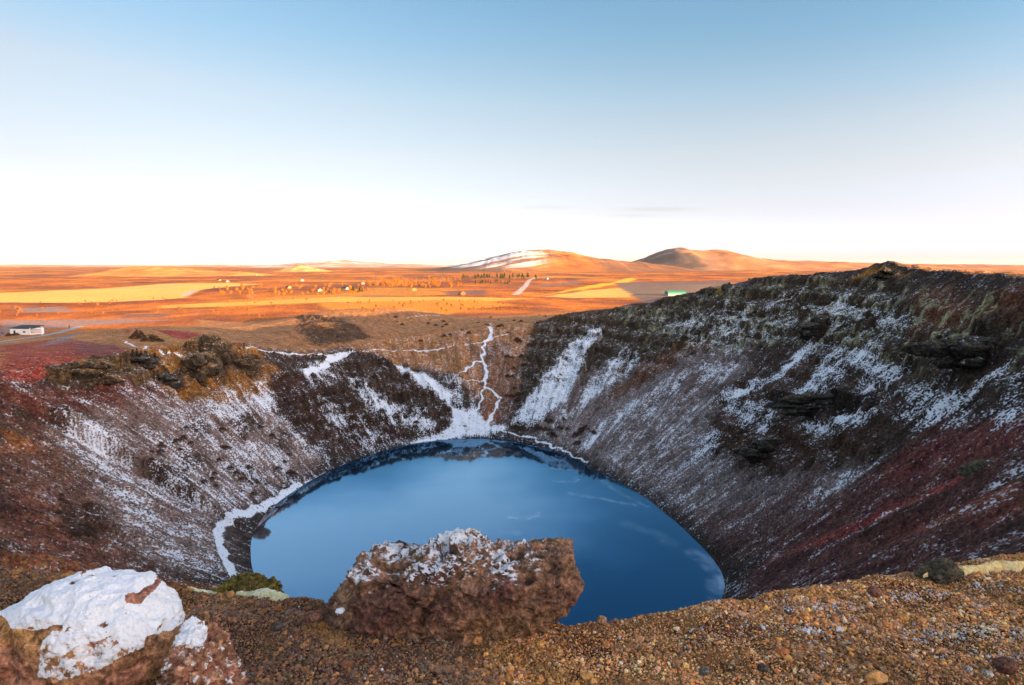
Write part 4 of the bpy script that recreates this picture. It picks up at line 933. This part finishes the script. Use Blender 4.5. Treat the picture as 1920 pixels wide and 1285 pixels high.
shrubs(30, [(940, 650), (1000, 620), (1040, 650), (980, 760), (945, 770)], .7, 1.5, 'brown bush beside the snowy path up the far slope', 'bushes right of the far path')
shrubs(26, [(960, 800), (1090, 770), (1130, 830), (1060, 845)], .6, 1.3, 'reddish brown bush low on the far shore right of the snow fan', 'bushes on the far shore')
shrubs(30, [(720, 595), (960, 592), (1100, 585), (960, 625), (760, 640)], .5, 1.3, 'dark heather bush on the tan grass bowl beyond the lake', 'heather bushes on the tan grass')
shrubs(40, [(1230, 620), (1500, 560), (1680, 560), (1640, 640), (1420, 640), (1260, 680)], .7, 1.5, 'dark heather bush on the upper right crater wall', 'heather bushes on the right wall')
shrubs(20, [(100, 930), (200, 960), (190, 1020), (120, 1010)], .35, .8, 'dark scrub bush on the rust coloured near left slope', 'scrub on the near left slope')

# ------------------------------------------------------------------ people
M_DARK = mat_plain('dark_jacket', (.02, .02, .025), .8, 8); M_TROU = mat_plain('dark_trousers', (.03, .03, .045), .8, 8); M_SKIN = mat_plain('skin', (.45, .28, .2), .6, 8); M_RED = mat_plain('rust_jacket', (.10, .05, .04), .8, 8)
def person(px, py, rz, jacket, lab, pose=0, dist=None):
    J = [(0, 0, .92), (0, 0, 1.15), (0, 0, 1.40), (0, .01, 1.50), (0, .02, 1.63), (0, .02, 1.74), (.19, 0, 1.40), (.26, .02, 1.13), (.24, .12, .90), (-.19, 0, 1.40), (-.27, -.02, 1.13), (-.25, .06, .88),
         (.1, 0, .86), (.11, .03 + .1 * pose, .48), (.12, 0 + .14 * pose, .07), (.12, .14 + .14 * pose, .04), (-.1, 0, .86), (-.11, .03 - .05 * pose, .48), (-.12, -.2 * pose, .07), (-.12, .14 - .2 * pose, .04)]
    E = [(0, 1), (1, 2), (2, 3), (3, 4), (4, 5), (2, 6), (6, 7), (7, 8), (2, 9), (9, 10), (10, 11), (0, 12), (12, 13), (13, 14), (14, 15), (0, 16), (16, 17), (17, 18), (18, 19)]
    rr_ = [.15, .16, .16, .06, .10, .07, .075, .06, .045, .075, .06, .045, .10, .075, .055, .04, .10, .075, .055, .04]
    me = bpy.data.meshes.new('person'); me.from_pydata(J, E, []); o = bpy.data.objects.new('person', me); COL.objects.link(o)
    sk = o.modifiers.new('skin', 'SKIN'); ss = o.modifiers.new('sub', 'SUBSURF'); ss.levels = 2; ss.render_levels = 2
    for k, v in enumerate(me.skin_vertices[0].data): v.radius = (rr_[k], rr_[k] * .85); v.use_root = (k == 0)
    bpy.context.view_layer.update()
    m2 = bpy.data.meshes.new_from_object(o.evaluated_get(bpy.context.evaluated_depsgraph_get())); o.modifiers.clear(); o.data = m2
    m2.materials.clear()
    for m in (jacket, M_TROU, M_SKIN): m2.materials.append(m)
    for p_ in m2.polygons:
        z = p_.center.z; p_.use_smooth = True; p_.material_index = 2 if (1.52 < z < 1.68 and p_.center.y > .03) else (1 if z < .88 and abs(p_.center.x) < .22 else 0)
    o.location = ground_at(px, py) - Vector((0, 0, .02)); o.rotation_euler = (0, 0, rz); tag(o, lab, 'person'); return o
person(130, 616, 2.6, M_DARK, 'person in dark clothes walking on the pale road near the white shed', 1)
person(458, 657, .6, M_RED, 'lone person standing by the lava ledge at the left end of the snowy terrace track', 0)
person(653, 663, 2.9, M_DARK, 'taller looking person in black on the snowy terrace, left of the pair', 0)
person(659, 665, 3.6, M_DARK, 'person in black on the snowy terrace, right and slightly lower of the pair', 1)

# ------------------------------------------------------------------ shed, gate, posts
M_WHITE = mat_plain('white_paint', (.30, .31, .32), .6, 4, .08); M_SHED = mat_plain('shed_paint', (.72, .74, .77), .6, 4, .08); M_ROOF = mat_plain('dark_roof', (.035, .045, .05), .7, 5, .2); M_WOOD = mat_plain('grey_wood', (.3, .27, .24), .8, 6); M_BLUE = mat_plain('blue_sign', (.03, .12, .35), .5, 5, .1)
g_ = ground_at(31, 629)
sh = empty('shed', g_ + Vector((0, 2, -.1)), -.12); tag(sh, 'small white shed with a flat dark roof beside the road at far left', 'shed')
k_ = g_[1] / F
W_, H_s, D_ = 46 * k_, 15 * k_, 5.2
bm = bmesh.new(); box(bm, -W_ / 2, W_ / 2, 0, D_, 0, H_s * .78, .03); obj_bm('wall', bm, M_SHED, sh)
bm = bmesh.new(); r_ = bmesh.ops.create_cube(bm, size=1)
for v in r_['verts']: v.co = Vector((v.co.x * (W_ + .3), D_ / 2 + v.co.y * (D_ + .3), H_s * .78 + .1 + v.co.z * .18 + (v.co.y + .5) * .75))
obj_bm('roof', bm, M_ROOF, sh)
bm = bmesh.new(); box(bm, -W_ * .34, -W_ * .34 + .9, -.05, -.003, .05, 1.7, .01); obj_bm('door', bm, M_ROOF, sh)
bm = bmesh.new(); box(bm, W_ * .1, W_ * .1 + 1.1, -.04, -.003, .9, 1.5, .01); obj_bm('window', bm, M_ROOF, sh)
gt = empty('gate', ground_at(68, 628) + Vector((0, 0, -.1))); tag(gt, 'two white gateposts with a pinkish board between them right of the shed', 'gate')
hp = 15 * k_
for x_, hh in ((-11 * k_, hp * .9), (11 * k_, hp * 1.1)):
    bm = bmesh.new(); box(bm, x_ - .13, x_ + .13, -.13, .13, 0, hh, .02); obj_bm('post', bm, M_SHED, gt)
M_PINK = mat_plain('faded_red_board', (.34, .2, .17), .8, 5)
bm = bmesh.new()
for q_ in range(3): box(bm, -11 * k_ + .13, 11 * k_ - .13, -.03, .03, hp * (.3 + .17 * q_), hp * (.3 + .17 * q_) + .28, .01)
obj_bm('board_panel', bm, M_PINK, gt)
sg = empty('sign_board', ground_at(4, 631)); tag(sg, 'small blue information board left of the shed', 'sign')
bm = bmesh.new(); box(bm, -.06, .06, -.05, .05, 0, 1.3, .01); obj_bm('post', bm, M_WOOD, sg)
bm = bmesh.new(); box(bm, -.55, .55, -.09, -.053, .8, 1.6, .01); obj_bm('panel', bm, M_BLUE, sg)
for px, py, lab in ((469, 656, 'white marker post on the snowy terrace beside the lone person'), (693, 656, 'pale marker post at the right end of the snowy terrace track'), (17, 630, 'short dark post in front of the white shed')):
    bm = bmesh.new(); box(bm, -.14, .14, -.1, .1, 0, 1.1, .03); box(bm, -.17, .17, -.13, .13, 1.1, 1.2, .02)
    o = obj_bm('marker_post', bm, M_ROOF if px == 17 else M_WHITE); o.location = ground_at(px, py) - Vector((0, 0, .1)); tag(o, lab, 'post')
for q_ in range(7):
    put_shrub(14 + q_ * 9 + random.uniform(-2, 2), 630 - q_ * .8, 1.5, 'low reddish brown bush along the foot of the white shed and gate', 'bushes along the shed')

# ------------------------------------------------------------------ the plain: cottages, greenhouse, trees
def gable(name, px, py, w, d, h, rf, wall, roof, rz, lab, win=True):
    e = empty(name, ground_at(px, py) - Vector((0, 0, .3)), rz); tag(e, lab, 'house')
    bm = bmesh.new(); ys = [-d / 2, d / 2]
    A_ = [bm.verts.new((x, ys[0], z)) for x, z in ((-w / 2, 0), (w / 2, 0), (w / 2, h), (0, h + rf), (-w / 2, h))]
    B_ = [bm.verts.new((x, ys[1], z)) for x, z in ((-w / 2, 0), (w / 2, 0), (w / 2, h), (0, h + rf), (-w / 2, h))]
    bm.faces.new(A_); bm.faces.new(B_[::-1])
    for a_, b_ in ((0, 1), (1, 2), (4, 0)): bm.faces.new((A_[b_], A_[a_], B_[a_], B_[b_]))
    bmesh.ops.recalc_face_normals(bm, faces=bm.faces); obj_bm('wall', bm, wall, e)
    bm = bmesh.new()
    for s_ in (-1, 1):
        o_ = .4; pts = [(s_ * (w / 2 + o_), h - rf * o_ / (w / 2)), (0, h + rf + .02), (0, h + rf + .25), (s_ * (w / 2 + o_), h - rf * o_ / (w / 2) + .2)]
        P0 = [bm.verts.new((x, ys[0] - .35, z)) for x, z in pts]; P1 = [bm.verts.new((x, ys[1] + .35, z)) for x, z in pts]
        bm.faces.new(P0); bm.faces.new(P1[::-1])
        for q_ in range(4): bm.faces.new((P0[(q_ + 1) % 4], P0[q_], P1[q_], P1[(q_ + 1) % 4]))
    bmesh.ops.recalc_face_normals(bm, faces=bm.faces); obj_bm('roof', bm, roof, e)
    if win:
        for x_ in (-w * .22, w * .22):
            bm = bmesh.new(); box(bm, x_ - .6, x_ + .6, ys[0] - .06, ys[0] - .003, h * .35, h * .8); obj_bm('window', bm, M_ROOF, e)
    return e
M_CREAM = mat_plain('cream_wall', (.30, .19, .08), .7, 2, .08); M_RUST = mat_plain('red_wall', (.32, .07, .03), .7, 2, .15); M_GREEN = mat_plain('green_sheet', (.04, .20, .16), .5, 1.2, .12)
HS = [(410, 527, M_CREAM, M_ROOF, 1.2, 'cream cottage on the low left plain, leftmost of two by the yellow field'), (427, 529, M_WHITE, M_RUST, .4, 'white cottage just right of the leftmost cream cottage'),
      (480, 517, M_CREAM, M_WHITE, .9, 'tiny pale farmhouse near the low left hills'), (567, 528, M_WHITE, M_WHITE, .3, 'bright white farmhouse below the small orange cone hill'), (470, 558, M_RUST, M_RUST, .2, 'dark red cabin alone on the orange plain at left'),
      (541, 541, M_CREAM, M_ROOF, .8, 'cream cabin among dark trees left of centre'), (600, 547, M_WHITE, M_ROOF, .4, 'white cabin with dark roof among trees left of centre'), (648, 543, M_WHITE, M_ROOF, 1.0, 'pale cabin in front of the dark clump of trees'),
      (680, 534, M_CREAM, M_WHITE, .5, 'pale cottage behind the birch scrub'), (777, 545, M_CREAM, M_CREAM, .1, 'yellow gabled cabin in the middle of the plain'), (866, 553, M_RUST, M_CREAM, .5, 'red cabin beside the dark heath patch at centre'),
      (945, 511, M_CREAM, M_CREAM, 1.0, 'yellow lit house below the snow streaked hill'), (1025, 524, M_WHITE, M_WHITE, .7, 'pale farmhouse right of the conifer row'), (1388, 500, M_CREAM, M_WHITE, .4, 'pale farmhouse below the dark topped hill')]
for px, py, wl, rf, rz, lab in HS:
    gable('cottage', px, py, 4.4, 5.6, 1.9, 1.5, wl, rf, rz, lab)
gh = empty('barn', ground_at(1266, 554) - Vector((0, 0, .3)), .05); tag(gh, 'long low green roofed barn on the pale field beside the right rim', 'barn')
bm = bmesh.new(); box(bm, -8, 8, -5, 5, 0, 2.0); obj_bm('wall', bm, M_WHITE, gh)
bm = bmesh.new(); P0 = []; P1 = []
for q_ in range(13):
    a_ = math.pi * q_ / 12; P0.append(bm.verts.new((-8.3, -math.cos(a_) * 5.3, 2.0 + math.sin(a_) * 2.6))); P1.append(bm.verts.new((8.3, -math.cos(a_) * 5.3, 2.0 + math.sin(a_) * 2.6)))
for q_ in range(12): bm.faces.new((P0[q_], P1[q_], P1[q_ + 1], P0[q_ + 1]))
bm.faces.new(P0); bm.faces.new(P1[::-1]); bmesh.ops.recalc_face_normals(bm, faces=bm.faces); obj_bm('roof', bm, M_GREEN, gh)
bm = bmesh.new(); box(bm, 8.003, 8.08, -1.4, 1.4, 0, 1.9); obj_bm('door', bm, M_ROOF, gh)

M_CON = mat_plain('conifer_needles', (.05, .06, .02), .9, .8, .5); M_BIR = mat_plain('birch_twigs', (.30, .12, .022), .9, .8, .4); M_BARK = mat_plain('bark', (.12, .08, .05), .9, 3); M_BUSH = mat_plain('rust_twigs', (.22, .09, .03), .9, .8, .4)
def tree_mesh(kind, seed):
    g = np.random.default_rng(seed); v = []; f_ = []; mi = []
    nseg = 6
    for k in range(4):
        z = k * .28; r_ = .055 * (1 - k * .22)
        for q_ in range(nseg): v.append([math.cos(q_ / nseg * 6.283) * r_, math.sin(q_ / nseg * 6.283) * r_, z])
    for k in range(3):
        for q_ in range(nseg): f_.append([k * nseg + q_, k * nseg + (q_ + 1) % nseg, (k + 1) * nseg + (q_ + 1) % nseg, (k + 1) * nseg + q_]); mi.append(0)
    for k in range(170):
        if kind == 'con': z = g.uniform(.12, 1.0); R_ = (1.02 - z) * .30 * g.random() ** .5
        else: z = g.uniform(.25, 1.0); R_ = .30 * math.sin(min((z - .2) / .8, 1) * 2.7) ** .7 * g.random() ** .5
        a_ = g.uniform(0, 6.283); p = np.array([math.cos(a_) * R_, math.sin(a_) * R_, z]); d = g.normal(0, 1, 3); d /= np.linalg.norm(d)
        e_ = np.cross(d, g.normal(0, 1, 3)); e_ /= np.linalg.norm(e_); s_ = g.uniform(.04, .085); b = len(v)
        v += [p - d * s_ - e_ * s_ * .6, p + d * s_ - e_ * s_ * .6, p + d * s_ + e_ * s_ * .6, p - d * s_ + e_ * s_ * .6]; f_.append([b, b + 1, b + 2, b + 3]); mi.append(1)
    return np.array(v), np.array(f_), mi
def make_trees(name, kind, mat, spots, lab, group, cat):
    protos = []
    for k in range(3):
        v, f_, mi = tree_mesh(kind, 300 + k); o = mesh_np(name, v, f_, [M_BARK, mat], mi=mi, smooth=False); protos.append(o)
    used_ = [False] * 3
    for px, py, h in spots:
        k = random.randrange(3)
        if used_[k]: o = protos[k].copy(); COL.objects.link(o)
        else: o = protos[k]; used_[k] = True
        o.location = ground_at(px, py) - Vector((0, 0, .1)); w_ = h * random.uniform(.8, 1.5); o.scale = (w_, w_, h); o.rotation_euler = (0, 0, random.uniform(0, 6.28)); tag(o, lab, cat, group)
random.seed(9)
U = random.uniform
make_trees('conifer', 'con', M_CON, [(U(862, 920), U(520, 524), U(5, 9)) for _ in range(22)] + [(U(925, 1006), U(518, 523), U(6, 10)) for _ in range(26)], 'dark conifer in the row below the snow streaked hill', 'conifers in the row below the snow streaked hill', 'tree')
make_trees('conifer', 'con', M_CON, [(U(890, 965), U(529, 533), U(3, 6)) for _ in range(18)], 'dark conifer in the lower, nearer row right of the birch scrub', 'conifers of the nearer row', 'tree')
make_trees('conifer', 'con', M_CON, [(U(596, 690), U(543, 549), U(3, 5)) for _ in range(14)], 'dark tree among the cabins left of centre', 'dark trees among the cabins', 'tree')
make_trees('birch', 'bir', M_BIR, [(U(690, 865), U(524, 541), U(3.5, 7)) for _ in range(110)], 'orange lit birch in the scrub at the middle of the plain', 'birches in the scrub', 'tree')
make_trees('birch', 'bir', M_BIR, [(U(400, 690), U(537, 556), U(3, 5.5)) for _ in range(60)], 'small orange birch scattered over the left plain among the cabins', 'birches on the left plain', 'tree')
make_trees('birch', 'bir', M_BUSH, [(U(620, 1000), U(566, 584), U(1.0, 2.2)) for _ in range(60)], 'low rusty bush on the vivid orange strip beyond the crater', 'bushes on the orange strip', 'shrub')
make_trees('birch', 'bir', M_BUSH, [(U(0, 600), U(560, 596), U(1.0, 2.4)) for _ in range(60)], 'low rusty bush on the lit plain beyond the left rim', 'bushes on the lit left plain', 'shrub')

# ------------------------------------------------------------------ thin winter haze over the plain
hz = bpy.data.materials.new('haze_air'); hz.use_nodes = True; ht = hz.node_tree; ht.nodes.clear()
ho = ht.nodes.new('ShaderNodeOutputMaterial'); hv = ht.nodes.new('ShaderNodeVolumePrincipled'); ht.links.new(hv.outputs[0], ho.inputs['Volume'])
hv.inputs['Color'].default_value = (.93, .93, .95, 1); hv.inputs['Density'].default_value = 1.1e-5; hv.inputs['Anisotropy'].default_value = 0.0
bm = bmesh.new(); box(bm, -24000, 24000, -24000, 24000, -30, 190)
struct(obj_bm('haze', bm, hz), 'stuff')
